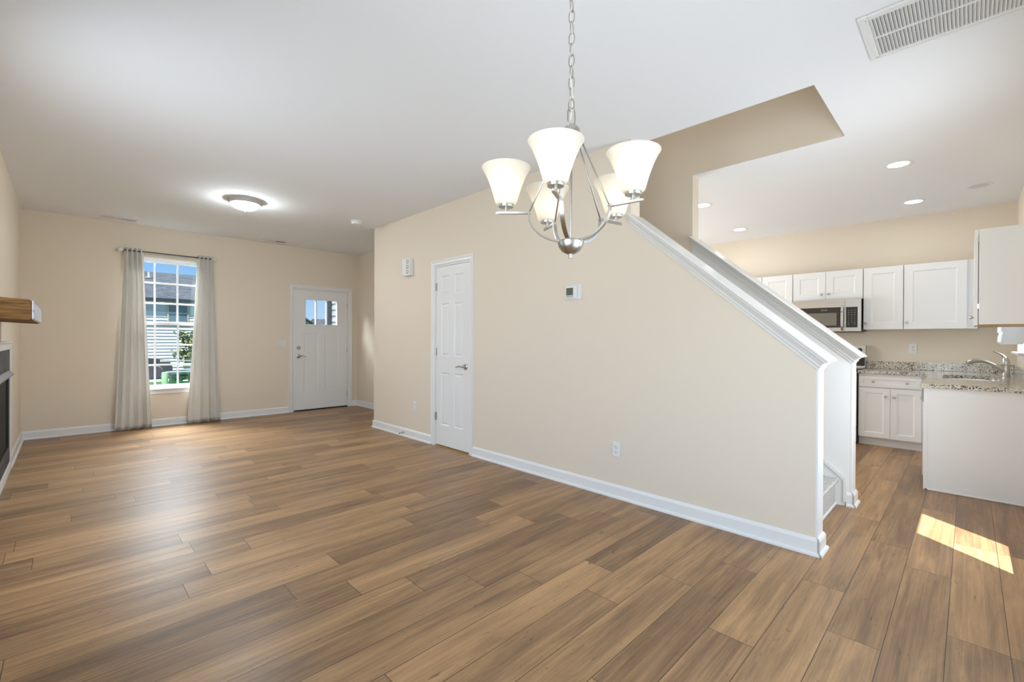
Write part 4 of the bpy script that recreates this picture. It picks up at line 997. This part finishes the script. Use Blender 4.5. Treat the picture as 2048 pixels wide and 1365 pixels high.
def tree():
    tx, ty = 4.55, 27.0
    t = thing('small_tree', (tx, ty, GZ), 'small leafy green tree before the white house', 'tree')
    rnd = random.Random(5); b = MB()
    b.tube([(tx, ty, GZ), (tx-.02, ty, -.3), (tx+.03, ty, .5), (tx-.05, ty, 1.2)], [.05, .042, .03, .012], 8)
    tips = []
    for k in range(12):
        z = .05+rnd.random()*1.0; a = rnd.random()*6.28; L_ = rnd.uniform(.3, .6); e = (tx+L_*math.cos(a), ty+L_*math.sin(a), z+.3)
        b.tube([(tx, ty, z), ((tx+e[0])/2, (ty+e[1])/2, z+.1), e], [.018, .012, .005], 6); tips.append(e)
    b.obj('trunk', 'bark', t, smooth=True, weld=False)
    b = MB()
    for k in range(1000):
        if k % 3: c = Vector(rnd.choice(tips))+Vector((rnd.gauss(0, .13), rnd.gauss(0, .13), rnd.gauss(0, .13)))
        else: c = Vector((tx+rnd.gauss(0, .26), ty+rnd.gauss(0, .26), .72+rnd.gauss(0, .30)))
        s = rnd.uniform(.06, .11); q = Quaternion((rnd.gauss(0, 1), rnd.gauss(0, 1), rnd.gauss(0, 1), rnd.gauss(0, 1))).normalized()
        b.face([c+q @ Vector(p)*s for p in ((-1, 0, 0), (-.3, -.55, .1), (.6, -.4, .05), (1.1, 0, -.1), (.6, .4, .05), (-.3, .55, .1))])
    b.obj('foliage', 'leaf', t, weld=False)
tree()
t = thing('utility_box', (3.7, 24.4, GZ), 'dark green utility box on the lawn outside the front window', 'utility box')
b = MB(); b.box(3.23, 4.2, 24.0, 24.8, GZ, -.40, .02); b.obj('cabinet', 'utillight', t)
b = MB(); b.box(3.20, 4.23, 23.95, 24.85, -.395, -.30, .02); b.obj('lid', 'utilgreen', t)
for k in range(4):
    b = MB(); b.box(3.30+.24*k, 3.46+.24*k, 23.97, 24.0-.001, -.55, -.41, .005); b.obj('lug', 'utilgreen', t)
b = MB(); b.box(3.62, 3.80, 23.985, 23.999, -.66, -.60); tag(b.obj('sticker', 'lettering', t), 'pale sticker')
b = MB(); b.lathe([(.094, GZ), (.094, -.05), (.088, -.015), (.06, .0), (.0, .004)], (2.49, 20, 0), 24); tag(b.obj('pipe_bollard', 'pipegreen', smooth=True), 'pale green capped pipe standing on the lawn beside the utility box', 'pipe')
# own garage side wall by the porch with corner trim and downspout
t = thing('garage_wing', (4.6, 9, GZ), 'grey lap sided garage corner beside the front porch', 'garage')
gx, gy0, gy1 = 3.97, YF+T, 9.60; b = MB(); poly = [(gx+.02, GZ)]; lap = .125
for i in range(31): poly += [(gx-.014, GZ+i*lap), (gx, GZ+(i+1)*lap)]
poly += [(gx+.02, GZ+31*lap)]
b.prism(poly, gy0, gy1, 1); b.box(gx+.02, 7, gy0, gy1, GZ, GZ+31*lap); b.obj('siding_wall', 'graysiding', t, weld=False)
b = MB(); b.box(gx-.035, gx+.0, gy1-.19, gy1+.03, GZ, 2.9, .004); b.obj('corner_trim', 'bluegray', t)
b = MB(); b.box(gx-.095, gx-.036, gy1-.25, gy1-.20, GZ, 2.9, .006); tag(b.obj('downspout', 'navy', t), 'dark downspout')
b = MB(); b.box(2.3, gx-.1, YF+T, 9.5, GZ, -.02); struct(b.obj('ground_porch', 'concrete'))
def far_house(xa, xb, ya, yb, ez, rz, label, wall_m):
    t = thing('distant_house', ((xa+xb)/2, (ya+yb)/2, GZ), label, 'house', 'houses far down the street')
    b = MB(); b.box(xa, xb, ya, yb, GZ, ez); b.obj('wall', wall_m, t)
    xm = (xa+xb)/2; b = MB(); b.prism([(xa-.4, ez), (xm, rz), (xb+.4, ez), (xb+.4, ez-.2), (xm, rz-.2), (xa-.4, ez-.2)], ya-.4, yb+.4, 1); b.obj('roof', 'shingle', t)
    b = MB(); b.prism([(xa, ez-.01), (xm, rz-.21), (xb, ez-.01)], ya, yb, 1); b.obj('gable', wall_m, t)
far_house(13.5, 25.5, 60, 70, 1.25, 5.4, 'grey roofed distant house seen through the front door lites', 'graysiding')
t = thing('distant_house', (26, 74, GZ), 'blue grey roof of a distant house beside the dark downspout', 'house', 'houses far down the street')
b = MB(); b.box(28.9, 36, 74, 80, GZ, 2.0); b.obj('wall', 'graysiding', t)
b = MB(); b.loft([[(28.3, 73.5, 1.9), (36.6, 73.5, 1.9), (36.6, 80.5, 1.9), (28.3, 80.5, 1.9)], [(29.3, 76.9, 4.5), (35.6, 76.9, 4.5), (35.6, 77.1, 4.5), (29.3, 77.1, 4.5)]]); b.obj('roof', 'shingle', t)
